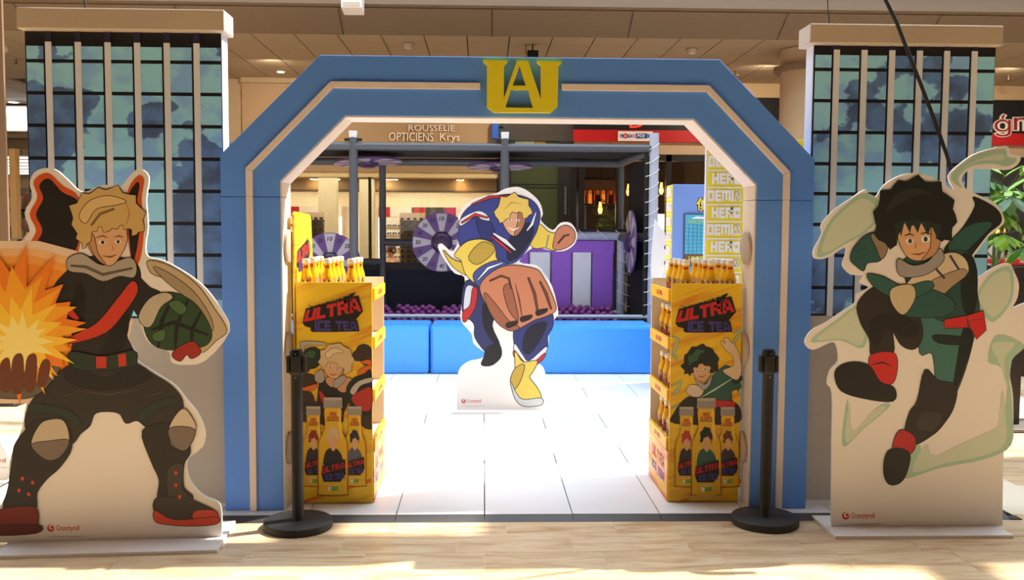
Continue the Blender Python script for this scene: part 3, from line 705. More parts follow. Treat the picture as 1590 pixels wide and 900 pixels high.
# ---- middle board: broad figure in blue with yellow sleeves and one big fist
def art_mid(p):
    p.area([(724, 436), (752, 446), (770, 480), (764, 506), (776, 538), (758, 548), (738, 524), (736, 502), (718, 482)], (46, 50, 96))
    p.area([(724, 446), (736, 448), (730, 478), (720, 482)], (200, 206, 214)); p.area([(734, 448), (741, 450), (737, 478), (721, 500), (719, 484), (730, 474)], (180, 40, 40))
    p.area([(752, 470), (766, 484), (764, 506), (774, 536), (758, 520), (750, 496)], (26, 24, 34))
    p.area([(756, 540), (774, 534), (778, 552), (764, 566), (748, 566), (752, 554)], (30, 28, 30))
    p.area([(800, 506), (830, 488), (856, 486), (858, 506), (850, 522), (848, 544), (820, 568), (812, 560), (800, 540)], (50, 56, 112))
    p.area([(820, 510), (848, 500), (840, 524), (822, 548), (812, 540)], (30, 30, 46))
    p.area([(800, 534), (812, 552), (822, 560), (848, 538), (844, 552), (824, 566), (812, 562), (799, 546)], (216, 220, 226)); p.area([(799, 544), (812, 560), (824, 566), (846, 548), (842, 558), (822, 572), (808, 566), (798, 552)], (196, 46, 44))
    p.area([(800, 546), (812, 562), (834, 560), (826, 578), (822, 586), (834, 602), (840, 618), (826, 628), (808, 622), (796, 604), (793, 588), (800, 572)], (222, 196, 86))
    p.area([(800, 572), (814, 566), (808, 590), (798, 604), (793, 590)], (190, 158, 62))
    p.area([(793, 592), (800, 608), (812, 620), (840, 618), (840, 628), (814, 630), (800, 618)], (196, 198, 200))
    # far arm and fist
    p.area([(818, 364), (836, 348), (852, 360), (870, 366), (864, 388), (846, 384), (828, 384)], (220, 192, 76))
    p.line([(852, 364), (848, 384)], 4, (64, 74, 130))
    p.area([(860, 374), (866, 356), (880, 350), (892, 360), (890, 376), (874, 386), (860, 386)], (190, 122, 90)); p.line([(866, 378), (876, 366), (884, 364)], 1.6, (120, 70, 52))
    # trunk
    p.area([(714, 346), (726, 324), (754, 309), (792, 302), (824, 310), (838, 330), (834, 356), (826, 372), (814, 392), (796, 408), (768, 404), (738, 384), (714, 380)], (54, 64, 130))
    p.area([(796, 360), (824, 346), (826, 366), (806, 396), (788, 402)], (34, 36, 58)); p.area([(740, 340), (762, 346), (768, 370), (750, 372)], (42, 50, 104))
    p.area([(716, 340), (740, 328), (754, 332), (760, 342), (748, 340), (738, 336), (716, 350)], (222, 222, 226)); p.line([(716, 346), (738, 333), (758, 338)], 3.5, (196, 46, 44))
    p.line([(766, 362), (784, 374), (800, 388)], 6, (222, 222, 226)); p.line([(762, 366), (780, 380), (794, 392)], 3.5, (196, 46, 44)); p.line([(832, 330), (826, 348), (818, 358)], 4, (222, 222, 226))
    p.line([(732, 318), (760, 306), (792, 304)], 3, (196, 46, 44))
    # plain head
    p.area([(778, 334), (788, 322), (808, 322), (816, 336), (810, 356), (798, 366), (786, 356)], (212, 156, 116)); p.area([(806, 324), (816, 336), (810, 356), (799, 366), (804, 346)], (166, 112, 82))
    p.area(locks([(770, 336), (776, 314), (792, 303), (812, 308), (824, 324), (818, 338), (806, 328), (792, 332), (782, 344)], 3.5), (222, 190, 92), False); p.line([(782, 326), (794, 314), (810, 316)], 1.8, (170, 136, 58))
    p.ell(792, 342, 2.8, 1.8, (240, 236, 228)); p.ell(804, 342, 2.8, 1.8, (240, 236, 228)); p.ell(792, 342, 1.2, 1.5, (40, 30, 26)); p.ell(804, 342, 1.2, 1.5, (40, 30, 26)); p.line([(789, 353), (797, 357), (806, 353)], 2.6, (236, 232, 226))
    # near arm, cuff, big fist
    p.area([(688, 388), (702, 402), (726, 410), (740, 412), (740, 430), (722, 426), (702, 412)], (206, 178, 66))
    p.area([(706, 396), (724, 376), (750, 372), (768, 382), (770, 400), (780, 412), (746, 440), (724, 426), (716, 404)], (224, 196, 82)); p.area([(728, 398), (748, 376), (768, 384), (760, 398), (740, 410)], (180, 150, 62))
    p.area([(736, 424), (754, 410), (776, 404), (788, 412), (768, 418), (748, 444), (738, 438)], (66, 78, 140)); p.line([(742, 434), (758, 416), (780, 408)], 3.4, (226, 228, 232))
    p.area([(746, 442), (768, 420), (794, 412), (832, 418), (844, 432), (856, 456), (863, 480), (848, 490), (830, 496), (812, 506), (794, 513), (780, 506), (766, 488), (752, 466)], (192, 122, 88))
    p.area([(752, 454), (768, 470), (790, 498), (806, 508), (794, 513), (776, 504), (760, 482)], (150, 90, 64))
    for a in ([(800, 440), (806, 464), (812, 500)], [(820, 430), (830, 456), (836, 490)], [(838, 436), (848, 456), (856, 480)]): p.line(a, 3, (112, 62, 44))
    p.area([(782, 448), (792, 442), (800, 470), (804, 496), (790, 480)], (150, 90, 64))
    for c in ((796, 503), (818, 494), (842, 484)): p.area([(c[0]-10, c[1]-2), (c[0]+8, c[1]-6), (c[0]+6, c[1]+1), (c[0]-8, c[1]+6)], (44, 30, 26))
    p.line([(760, 436), (778, 428), (790, 432), (794, 448)], 1.6, (112, 62, 44))
OUT_M = [(709, 637, 'c'), (710, 590), (714, 572), (728, 561), (746, 557), (756, 550), (736, 534), (732, 518), (716, 498), (716, 476), (720, 454), (721, 430), (706, 424), (692, 406), (680, 384), (686, 378), (704, 390), (716, 353), (711, 337), (722, 318), (744, 306), (770, 300), (784, 293), (804, 290), (822, 298), (838, 314), (843, 332), (840, 342), (858, 357), (870, 346), (886, 346), (896, 362), (892, 379), (874, 390), (850, 388), (828, 384), (806, 406), (834, 412), (846, 426), (858, 446), (867, 484), (862, 494), (853, 516), (851, 540), (842, 556), (836, 563), (844, 571), (848, 590), (848, 637, 'c')]
standee('smaller cut-out board of a broad blue figure with big fist, inside the archway', (.17, 8.09, .025), 0, OUT_M,
        (.025, .016, -.44, .44, -.12, .24), lambda l: maker(l, 717, 624.5, 30, True), art_mid)
# ---- a fourth board far left, only its edge in view
def art_far(p):
    p.area([(-120, 560), (-60, 540), (-30, 600), (-40, 680), (-120, 690)], (70, 90, 140)); p.area([(-110, 500), (-70, 490), (-56, 530), (-80, 560), (-112, 545)], SK)
standee('white standee board at the left picture edge behind the flame board', (-3.5, 5.9, 0), 0,
        [(-180, 745), (-180, 520), (-140, 460), (-60, 460), (-30, 540), (-10, 640), (2, 690), (8, 700), (9, 748)], (0., .018, -.5, .32, -.15, .25), lambda l: maker(l, -34, 718, 43, True), art_far)

# ================================================================== DRINK DISPLAYS
YST = stripe_mat('yellow_streak_print', (246, 202, 34), (230, 152, 34), (2.2, 1, 26), .58)
CARD = M('cardboard_white', (232, 214, 190), .7, vary=.03); GOLD = (238, 186, 30)
YCARD = M('yellow_card', (240, 188, 28), .5, vary=.03)
def logo(p, f):
    """slanted drink logo; f maps the photo pixels of the left display"""
    Q = lambda *a: [f(x, y) for x, y in a]
    p.area(Q((477, 472), (486, 475), (530, 462), (553, 453.5), (546, 463), (528, 470), (486, 478)), (26, 24, 22), False)
    p.area(Q((470, 501), (475, 479), (484, 476), (530, 464), (557, 459), (564, 483), (551, 498), (488, 510), (474, 506)), (26, 24, 22), False)
    p.area(Q((482, 512), (489, 494), (520, 494), (555, 497), (558.5, 514), (520, 515), (486, 515)), (26, 24, 22), False)
    p.text('ウルトラアイスティー', Q((478, 478), (540, 462), (544, 454), (480, 471)), (244, 206, 70), .02)
    p.block('ULTRA', Q((471.5, 499.5), (562, 482.5), (556, 461), (477, 481)), (206, 40, 44), .06)
    p.block('ICE TEA', Q((488.5, 514), (556.7, 512.6), (554, 498.4), (489.2, 496.5)), (70, 60, 138), .07)
def tea_bottle_print(p, f, cx, top, bot, w, hair, suit):
    """picture of a bottle; plain stand-in bust on its label"""
    h = bot-top; hw = w/2
    P = lambda L: [f(cx+a*hw, top+b*h) for a, b in L]
    body = [(-.52, .10), (.52, .10), (.54, .27), (.62, .34), (.92, .44), (1, .52), (1, .94), (.9, 1), (-.9, 1), (-1, .94), (-1, .52), (-.92, .44), (-.62, .34), (-.54, .27)]
    p.area(P(body), (150, 96, 22)); p.area(P([(a*.93, .10+(b-.10)*.985) for a, b in body]), (232, 184, 38))
    p.area(P([(-.6, .0), (.6, .0), (.63, .11), (-.63, .11)]), (158, 150, 140), False); p.area(P([(-.6, .0), (.6, .0), (.61, .03), (-.61, .03)]), (184, 176, 166), False)
    p.area(P([(.5, .16), (.34, .12), (.4, .34), (.62, .42)]), (244, 206, 80))
    p.block('HERO', P([(-.22, .185), (.22, .185), (.22, .15), (-.22, .15)]), (186, 50, 30), .08)
    p.block('ACADEMIA', P([(-.42, .225), (.42, .225), (.38, .19), (-.38, .19)]), (186, 50, 30), .08); p.area(P([(-.42, .232), (.42, .232), (.42, .24), (-.42, .24)]), (50, 30, 24), False)
    p.area(P([(-.55, .70), (-.5, .56), (-.1, .51), (.3, .53), (.6, .6), (.62, .72)]), suit); p.area(P([(-.2, .38), (.14, .36), (.26, .44), (.12, .54), (-.1, .53), (-.24, .46)]), SK)
    p.area(locks(P([(-.34, .46), (-.4, .38), (-.2, .31), (.12, .30), (.36, .36), (.38, .46), (.26, .42), (.06, .39), (-.2, .42)]), 1.4), hair, False)
    p.area(P([(-.72, .70), (.82, .63), (.86, .78), (.5, .86), (-.6, .86), (-.74, .8)]), (40, 32, 34), False)
    p.text('ウルトラアイスティー', P([(-.74, .71), (.7, .645), (.74, .61), (-.7, .67)]), (40, 32, 34), .02)
    p.block('ULTRA', P([(-.8, .78), (.86, .715), (.78, .655), (-.7, .715)]), (196, 42, 44), .06)
    p.block('ICE TEA', P([(-.5, .845), (.78, .83), (.76, .765), (-.5, .785)]), (66, 62, 140), .07)
    p.line(P([(-.7, .885), (0, .895), (.8, .88)]), .9*w/60, (240, 224, 190))
    p.area(P([(-.34, .91), (-.12, .91), (-.12, .955), (-.34, .955)]), (228, 226, 214), False); p.area(P([(-.05, .91), (.36, .905), (.36, .95), (-.05, .955)]), (120, 176, 66), False)
def bust_left(p, f):
    A = lambda c, *a: p.area([f(x, y) for x, y in a], c)
    Hr = lambda c, *a: p.area(locks([f(x, y) for x, y in a], 3.2), c, False)
    for cx, cy, r in ((478, 592, 14), (472, 570, 10), (565, 545, 12), (572, 556, 13), (470, 620, 18), (484, 634, 14), (474, 640, 16), (556, 552, 9), (576, 650, 18)): p.area([f(*q) for q in ellipse(cx, cy, r, r*.9)], (66, 52, 46), False)
    for a in (((466, 604), (492, 596), (486, 606)), ((556, 576), (576, 566), (572, 580), (560, 584)), ((560, 562), (574, 558), (576, 566))): A((232, 112, 40), *a)
    A((36, 54, 44), (470, 548), (480, 540), (492, 540), (500, 552), (494, 568), (480, 572), (471, 562)); A((60, 92, 66), (474, 550), (482, 544), (490, 546), (486, 556))
    A((186, 178, 168), (467, 538), (470, 530), (500, 531), (506, 535), (476, 536), (472, 546))
    A((40, 36, 36), (494, 610), (500, 590), (520, 596), (540, 590), (548, 606), (534, 640), (530, 656), (496, 656)); A((200, 48, 40), (496, 606), (508, 618), (530, 640), (524, 644), (502, 626)); A((208, 158, 118), (506, 590), (514, 600), (524, 596), (514, 584))
    A((208, 158, 118), (524, 600), (536, 586), (548, 590), (540, 606), (530, 608)); A((176, 168, 156), (490, 580), (500, 574), (504, 588), (498, 594), (490, 590)); A((176, 168, 156), (518, 592), (534, 582), (536, 590), (522, 602))
    A((30, 42, 38), (538, 604), (548, 588), (566, 580), (578, 577), (578, 640), (560, 640), (544, 628)); A((200, 192, 182), (544, 606), (556, 592), (578, 586), (578, 592), (560, 598), (550, 612)); A((188, 52, 44), (546, 618), (560, 606), (578, 602), (578, 634), (560, 636))
    A(SK, (503, 566), (512, 558), (528, 562), (532, 574), (524, 586), (514, 586), (506, 578))
    Hr((218, 190, 142), (498, 566), (498, 550), (508, 538), (522, 533), (540, 540), (548, 554), (546, 570), (538, 580), (532, 570), (518, 562), (508, 562), (504, 572))
    A((232, 210, 166), (506, 548), (520, 540), (534, 546), (520, 548), (510, 556))
    for x, y in ((513, 570), (524, 573)): p.ell(*f(x, y), 2.4, 1.8, (240, 234, 226)); p.ell(*f(x, y), 1.1, 1.4, (40, 30, 26))
    p.line([f(512, 580), f(518, 582), f(524, 580)], 1.2, (120, 56, 44))
def bust_right(p, f):
    A = lambda c, *a: p.area([f(x, y) for x, y in a], c)
    Hr = lambda c, *a: p.area(locks([f(x, y) for x, y in a], 3.2), c, False)
    GR = (178, 212, 180)
    for L in (((464, 520), (474, 524), (468, 546), (476, 560), (464, 548)), ((560, 516), (578, 510), (566, 522), (556, 540)), ((462, 598), (480, 590), (474, 604), (466, 612)), ((462, 632), (492, 620), (520, 626), (490, 630)), ((570, 560), (578, 590), (570, 612), (564, 596))):
        p.line([f(*a) for a in L], 4.2, GR)
    A((50, 46, 46), (468, 640), (488, 616), (520, 612), (560, 622), (572, 640), (560, 656), (470, 656))
    A((54, 98, 88), (504, 604), (520, 590), (548, 566), (564, 580), (572, 600), (558, 606), (556, 626), (530, 630), (508, 616)); A((36, 66, 60), (556, 574), (578, 582), (576, 590), (560, 594)); p.line([f(506, 618), f(530, 604), f(562, 584)], 3, GR)
    A((232, 206, 170), (544, 574), (560, 566), (558, 550), (548, 542), (540, 528), (548, 532), (546, 524), (552, 524), (556, 530), (562, 534), (570, 552), (576, 576), (566, 588), (556, 584))
    A((226, 208, 184), (488, 602), (494, 596), (506, 598), (514, 604), (508, 614), (496, 614), (488, 608))
    A((200, 44, 46), (512, 616), (536, 620), (560, 622), (560, 630), (534, 630), (512, 622)); A((172, 170, 172), (500, 584), (516, 596), (526, 580), (524, 594), (514, 604), (504, 594))
    A(SK, (496, 572), (506, 562), (522, 560), (526, 574), (518, 588), (508, 590), (499, 582))
    Hr((36, 44, 40), (483, 572), (484, 556), (492, 543), (508, 535), (522, 538), (534, 550), (536, 568), (528, 578), (522, 566), (506, 564), (497, 572), (494, 580), (488, 578))
    Hr((58, 98, 72), (490, 558), (500, 544), (514, 542), (506, 552), (494, 564))
    for x, y in ((504, 575), (516, 572)): p.ell(*f(x, y), 2.8, 2.4, (240, 236, 230)); p.ell(*f(x, y), 1.2, 1.7, (44, 60, 48))
    p.line([f(505, 583), f(511, 584), f(518, 581)], 1.3, (120, 56, 44))
TOPZ = 1.327
def display(side, x0, x1, xin, label, dx, bust, hair):
    """cardboard shelf unit, its printed end faces the front, its shelves open to the aisle"""
    Y0, Y1 = 5.35, 5.985
    t = thing('drink_display', label, 'display stand', ((x0+x1)/2, (Y0+Y1)/2, .025))
    MB().box((x0, Y0, .03), (x1, Y0+.012, TOPZ), YST).build('end_panel', t, bevel=.0015)
    MB().box((x0, Y1-.012, .03), (x1, Y1, TOPZ), CARD).build('end_panel', t)
    xo = x0 if side < 0 else x1
    MB().box((xo-(.0 if side < 0 else .010), Y0+.012, .03), (xo+(.010 if side < 0 else 0), Y1-.012, TOPZ), CARD).build('back_panel', t)
    MB().box((x0+.02, Y0+.02, .025), (x1-.02, Y1-.02, .032), CARD).build('base', t)
    xs = x1 if side < 0 else x0
    for z in (.37, .66, .97, 1.255):
        sh = MB().box((x0+.011, Y0+.0125, z-.008), (x1-.011, Y1-.0125, z), CARD).build('shelf', t)
        a, b = (xs-.004, xs+.012) if side < 0 else (xs-.012, xs+.004)
        r = MB().box((a, Y0+.03, z-.035), (b, Y1-.03, z+.035), YCARD).build('price_rail', t)
        n = Vector((-side, 0, 0)); xx = b if side < 0 else a
        T = lambda u, v: Vector((xx, u, v))
        p = Print(T, n); y1, y2 = (Y0+.22, Y0+.40)
        L = [(y1, z-.014), (y2, z-.014), (y2, z+.014), (y1, z+.014)] if side < 0 else [(y2, z-.014), (y1, z-.014), (y1, z+.014), (y2, z+.014)]
        p.block('ULTRA', L, (200, 44, 40)); p.build('lettering', r)
    a, b = (xs-.006, xs+.006)
    pl = MB().box((a, Y0+.012, .03), (b, Y1-.012, .325), stripe_mat('orange_streak_print', (242, 186, 40), (226, 106, 38), (2, 3, 14), .5) if 'orange_streak_print' not in _M else _M['orange_streak_print']).build('kick_panel', t)
    xx = b if side < 0 else a
    p = Print(lambda u, v: Vector((xx, u, v)), Vector((-side, 0, 0)))
    for w, z, c, h in (('ULTRA', .2, (200, 44, 40), .07), ('ICE TEA', .12, (80, 60, 130), .05)):
        L = [(Y0+.1, z), (Y0+.5, z), (Y0+.5, z+h), (Y0+.1, z+h)]
        if side > 0: L = [L[1], L[0], L[3], L[2]]
        p.block(w, L, c)
    p.build('lettering', pl)
    # printed end: streaks, logo, stand-in bust, three bottles
    o = Vector((0, Y0, 0)); n = Vector((0, -1, 0))
    P = Print(lambda px, py: at(px, py, Y0), n)
    f = (lambda x, y: (x+dx, y+(1 if dx else 0)))
    lim = lambda q: (max(459.5+(582.5 if dx else 0), min(q[0], 576.5 if not dx else 1150.5)), q[1])
    g = lambda x, y: lim(f(x, y))
    for a, b, c, col in ((757, 709, 7, (226, 106, 36)), (772, 719, 12, (222, 84, 34)), (780, 742, 8, (232, 124, 36))):
        P.ol = 0
    P.area([g(459, a), g(577, b), g(577, b+c*.8), g(474, min(a+c, 780)), g(459, min(a+c, 780))], col, False)
    P.ol = .6; P.olmin = 7; bust(P, g); P.ol = 0
    logo(P, f)
    tea_bottle_print(P, f, 487, 630, 754, 36, (150, 46, 36) if not dx else (190, 60, 50), (60, 50, 56)); tea_bottle_print(P, f, 551, 630, 754, 36, (44, 46, 72) if not dx else (110, 66, 46), (96, 100, 112) if not dx else (70, 60, 70))
    tea_bottle_print(P, f, 517.5, 616, 768, 47, hair, (44, 40, 40) if not dx else (54, 98, 88))
    if dx: P.area([(1066, 773), (1122, 773), (1122, 768), (1066, 768)], (238, 196, 90), False); P.text('© K. Horikoshi / Shueisha, My Hero Academia Project', [(1068, 772), (1120, 772), (1120, 769.2), (1068, 769.2)], (60, 40, 30))
    P.build('printed_picture', t)
    return t
DL = display(-1, -1.083, -.645, 0, 'yellow cardboard drink display with tall yellow header, left inside the archway', 0, bust_left, (218, 190, 142))
DR = display(1, 1.103, 1.522, 0, 'yellow cardboard drink display without header, right inside the archway', 578.5, bust_right, (36, 44, 40))
# header of the left display: upright yellow back board with the logo, seen edge-on
hx = -1.105
MB().prism([(hx, y, z) for y, z in ((5.37, .03), (5.96, .03), (5.96, 1.3), (5.90, 1.70), (5.84, 1.725), (5.42, 1.735), (5.37, 1.72))], (.012, 0, 0), YST).build('header', DL)
P = Print(lambda u, v: Vector((hx+.012, 5.40+(u-466)/100*.46, 1.44+(497-v)/60*.20)), Vector((1, 0, 0)))
logo(P, lambda x, y: (x, y)); P.build('header_lettering', DL)

# bottles: glass drink bottles with white caps and printed sleeves
BG = M('iced_tea_glass', (244, 184, 30), .12, vary=.05, coat=.4); CAPW = M('white_cap', (240, 232, 216), .4); LBL = M('bottle_label_print', (206, 150, 60), .4, vary=.3, scale=60)
def make_bottle():
    t = thing('tea_bottle', 'x', 'bottle', (0, 0, 0))
    MB().lathe((0, 0, 0), [(.028, 0), (.033, .006), (.034, .092), (.0325, .108), (.025, .130), (.0215, .142), (.0205, .182)], BG, 18).build('glass', t, smooth=True)
    MB().lathe((0, 0, 0), [(.0225, .177), (.0240, .179), (.0240, .202), (.0220, .206)], CAPW, 18).build('cap', t, smooth=True)
    l = MB().lathe((0, 0, 0), [(.0342, .012), (.0346, .014), (.0346, .088), (.0342, .09)], LBL, 18).build('label', t, smooth=True)
    mb = MB(); T = lambda r: (lambda u, v: Vector((r*math.sin(u), -r*math.cos(u), v)))
    def patch(u0, u1, v0, v1, col, r=.0350):
        for k in range(6):
            a, b = u0+(u1-u0)*k/6, u0+(u1-u0)*(k+1)/6
            mb.add([T(r)(a, v0), T(r)(b, v0), T(r)(b, v1), T(r)(a, v1)], [(0, 1, 2, 3)], ink(col))
    patch(-1.3, 1.3,   .03, .052, (190, 44, 40)); patch(-1.0, 1.2, .016, .028, (70, 62, 138)); patch(-.5, .5, .055, .082, (60, 50, 48), .0351); patch(-.25, .25, .068, .087, (226, 200, 160), .0353); patch(-2.6, -1.6, .02, .09, (150, 140, 126)); patch(1.7, 2.5, .02, .09, (150, 140, 126))
    mb.build('label_print', l)
    mb = MB()
    for k in range(6):
        a, b = -.7+1.4*k/6, -.7+1.4*(k+1)/6; r = .0219
        mb.add([T(r)(a, .152), T(r)(b, .152), T(r-.0004)(b, .166), T(r-.0004)(a, .166)], [(0, 1, 2, 3)], ink((186, 50, 30)))
    mb.build('neck_print', t)
    return t
bot0 = make_bottle(); used = [False]
def bottle(x, y, z, label, rz, group):
    o = bot0 if not used[0] else copy_tree(bot0)
    used[0] = True
    o.location = (x, y, z); o.rotation_euler = (0, 0, rz); o['label'] = label; o['group'] = group
rows = ('front', 'second', 'third', 'rearmost')
rg = random.Random(4)
for c, (px, ys) in zip(('column beside the header', 'middle column', 'column at the aisle edge'), ((476.3, (5.43, 5.62, 5.75, 5.89)), (508, (5.43, 5.60, 5.75, 5.90)), (546.5, (5.43, 5.58, 5.73)))):
    X = at(px, 405, 5.43).x
    for k, y in enumerate(ys): bottle(X+rg.uniform(-.004, .004), y, 1.255, '%s yellow tea bottle with white cap in the %s, left display' % (rows[k], c), rg.choice((0, .4, 2.2, -.5)), 'tea bottles on the left display')
for c, px in zip(('column at the aisle edge', 'middle column', 'column nearest the arch'), (1066, 1105, 1135)):
    X = at(px, 405, 5.44).x
    for k in range(4): bottle(X+rg.uniform(-.004, .004), 5.44+k*.145, 1.255, '%s yellow tea bottle with white cap in the %s, right display' % (rows[k], c), rg.uniform(-.6, .6), 'tea bottles on the right display')
for nm, z in (('upper', .97), ('middle', .66), ('lower', .37)):
    for k in range(4): bottle(1.165, 5.42+k*.145, z, '%s tea bottle standing inside the right display on its %s shelf' % (rows[k], nm), rg.uniform(-.6, .6), 'tea bottles inside the right display')

# ================================================================== BARRIER POSTS
def stanchion(x, y, label):
    t = thing('barrier_post', label, 'barrier post', (x, y, 0))
    WB = M('worn_black_base', (52, 50, 46), .55, vary=.5, scale=14, bump=.15)
    MB().lathe((x, y, 0), [(.181, .0), (.186, .004), (.186, .036), (.180, .043), (.05, .044)], WB, 48).build('base', t, smooth=True)
    MB().lathe((x, y, .04), [(.036, 0), (.034, .004), (.031, .01), (.031, .82)], BLACK, 24).build('pole', t, smooth=True)
    MB().lathe((x, y, .845), [(.034, 0), (.036, .004), (.036, .125), (.030, .132), (.030, .138)], BLACK, 24).build('head', t, smooth=True)
    for s in (-1, 1): MB().box((x+s*.034, y-.02, .855) if s > 0 else (x-.052, y-.02, .855), (x+.052, y+.02, .948) if s > 0 else (x-.034, y+.02, .948), BLACK).build('belt_clip', t, bevel=.004)
    MB().box((x-.022, y-.046, .862), (x+.022, y-.03, .95), BLACK).build('belt_slot_cover', t, bevel=.003)
    for z in (.862+.098, .862-.03): MB().lathe((x, y-.034 if z > .9 else y-.0315, z), [(.004, 0), (.003, -.002)], M('chrome_rivet', (190, 186, 180), .3, .8), 8, 'Y').build('rivet', t)
    return t
stanchion(-1.012, 5.0, 'black retractable belt barrier post before the left drink display')
stanchion(1.585, 5.03, 'black retractable belt barrier post before the right arch leg')

# ================================================================== PADDED BENCH BLOCKS, PLAY FRAME, BALLS
VIN = M('blue_vinyl', (64, 152, 240), .33, vary=.03, scale=4, bump=.04)
def block(x0, x1, label):
    t = thing('padded_block', label, 'padded bench', ((x0+x1)/2, 10.5, .025), group=None)
    MB().box((x0+.006, 10.2, .026), (x1-.006, 10.86, .565), VIN).build('cushion', t, bevel=.035)
    MB().box((x0+.02, 10.196, .04), (x0+.024, 10.202, .53), M('blue_vinyl_seam', (28, 100, 190), .4)).build('seam', t)
block(-2.9, -.594, 'blue padded vinyl block behind the left drink display')
block(-.594, 1.93, 'blue padded vinyl block behind the blue figure board')
NET = M('black_net', (26, 26, 28), .8); ROPE = M('white_rope', (226, 224, 220), .7); NAVY = M('navy_net_backing', (34, 40, 56), .8, vary=.1)
pf = thing('soft_play_structure', 'grey padded soft play frame with black nets behind the blue blocks', 'play structure', (.2, 11.3, .025))
YF, YB = 10.95, 12.05
def post(x, y, z0, z1, r=.052, m=PADG, name='post'):
    return MB().tube([(x, y, z0), (x, y, z1)], r, m, 16).build(name, pf, smooth=True)
def rail(a, b, r=.048, m=PADG, name='rail'): return MB().tube([a, b], r, m, 14).build(name, pf, smooth=True)
TOPF = 2.60
for x in (-1.53, .25):
    p_ = post(x, YF, .026, 2.70)
    MB().prism([(x-.034, YF-.034, 2.66), (x+.034, YF-.034, 2.66), (x+.034, YF+.034, 2.66), (x-.034, YF+.034, 2.66)], (0, 0, .04), DARKM).build('clamp', p_)
    vs = [(x+s*(.048 if k else .042), YF+t_*(.048 if k else .042), z) for k, z in ((0, 2.695), (1, 2.775)) for s, t_ in ((-1, -1), (1, -1), (1, 1), (-1, 1))]
    MB().add(vs, [(3, 2, 1, 0), (4, 5, 6, 7), (0, 1, 5, 4), (1, 2, 6, 5), (2, 3, 7, 6), (3, 0, 4, 7)], M('white_plastic', (220, 218, 216), .4)).build('end_cap', p_, bevel=.006)
    MB().box((x-.10, YF-.03, 2.66), (x+.10, YF+.03, 2.69), DARKM).build('clamp_bar', p_)
pr_ = post(2.02, YF, .026, 2.78, .056, PADL)
rail((-3.0, YF, TOPF), (2.0, YF, TOPF), .046)
rail((-3.0, YF, .60), (2.0, YF, .60), .024, M('pale_pipe', (176, 178, 184), .5), 'foot_rail')
rail((-3.0, YB, 2.50), (1.78, YB, 2.50), .05)
rail((1.78, YB, 2.50), (2.0, YF, TOPF-.01), .05, PADG, 'side_rail')
for x in (-3.0, -1.31): post(x, YB, .026, 2.50, .045)
post(1.80, YB, 1.6, 2.52, .035)
rail((-3.0, YB, 1.2), (-1.31, YB, 1.2), .05); rail((-1.31, YB, 1.46), (.2, YB, 1.46), .05)
rail((1.74, 11.65, 1.545), (2.02, YF, 1.545), .058, PADG, 'side_rail')
# purple slatted gate panel with a pale pipe frame, laced to the net
GY = 11.65
rail((.25, GY, 1.56), (1.76, GY, 1.56), .055, PADL, 'gate_rail'); post(1.75, GY, .57, 1.60, .055, PADL, 'gate_post'); rail((.25, GY, .585), (1.75, GY, .585), .03, PADL, 'gate_rail')
MB().box((.36, GY-.02, 1.34), (1.66, GY+.03, 1.50), PURP).build('purple_flap', pf, bevel=.012)
VW = M('white_vinyl', (228, 226, 226), .4)
xs = [.28, .58, .855, 1.125, 1.375, 1.655]
for i in range(5):
    MB().box((xs[i]+.006, GY-(.03 if i % 2 == 0 else .022), .60), (xs[i+1]-.006, GY+.03, 1.36), PURP if i % 2 == 0 else VW).build('padded_slat', pf, bevel=.018)
# nets: back net strands, roof sheet, dark lower wall, side net
def net(name, x0, x1, z0, z1, y, sp=.036, w=.0022):
    mb = MB(); L = z1-z0; d = w*.7
    k = x0-L
    while k < x1:
        for s in (0, 1):
            a, b = max(k, x0), min(k+L, x1)
            if b-a < .01: continue
            za, zb = z0+(a-k), z0+(b-k)
            if s: za, zb = z1-(a-k), z1-(b-k)
            mb.add([(a, y, za-d), (b, y, zb-d), (b, y, zb+d), (a, y, za+d)], [(0, 1, 2, 3)], NET)
            mb.add([(a, y-d, za), (b, y-d, zb), (b, y+d, zb), (a, y+d, za)], [(0, 1, 2, 3)], NET)
        k += sp
    o = mb.build(name, pf); o['kind'] = 'stuff'
net('back_net', -3.0, 1.8, 1.05, 2.46, YB+.03)
MB().box((-3.0, YF+.05, 2.555), (1.98, YB, 2.562), M('black_roof_net', (20, 19, 19), .9)).build('roof_sheet', pf)
MB().box((-3.0, YB+.02, .3), (1.8, YB+.035, 1.12), NAVY).build('back_sheet', pf)
MB().box((-3.0, YB+.0, 1.10), (.5, YB+.018, 1.2), M('dark_sheet_band', (58, 52, 48), .8)).build('sheet_band', pf)
MB().prism([(1.84, 11.7, .4), (1.99, YF+.1, .4), (1.99, YF+.1, 2.5), (1.84, 11.7, 2.42)], (.006, 0, 0), M('side_net_sheet', (32, 30, 30), .9)).build('side_sheet', pf)
MB().box((-3.0, YF+.05, .3), (1.95, YB, .50), M('pit_floor', (30, 26, 38), .8)).build('pit_floor', pf)
WEB = M('black_webbing', (22, 22, 22), .7)
MB().box((1.86, GY-.03, .58), (1.895, GY-.02, 1.60), WEB).build('webbing', pf); MB().box((1.905, YF-.02, .58), (1.945, YF-.005, 2.62), WEB).build('webbing', pf); MB().box((.30, GY-.02, 1.615), (1.86, GY-.008, 1.645), WEB).build('webbing', pf)
def lace(name, pts):
    MB().tube(pts, .0045, ROPE, 5).build(name, pf)
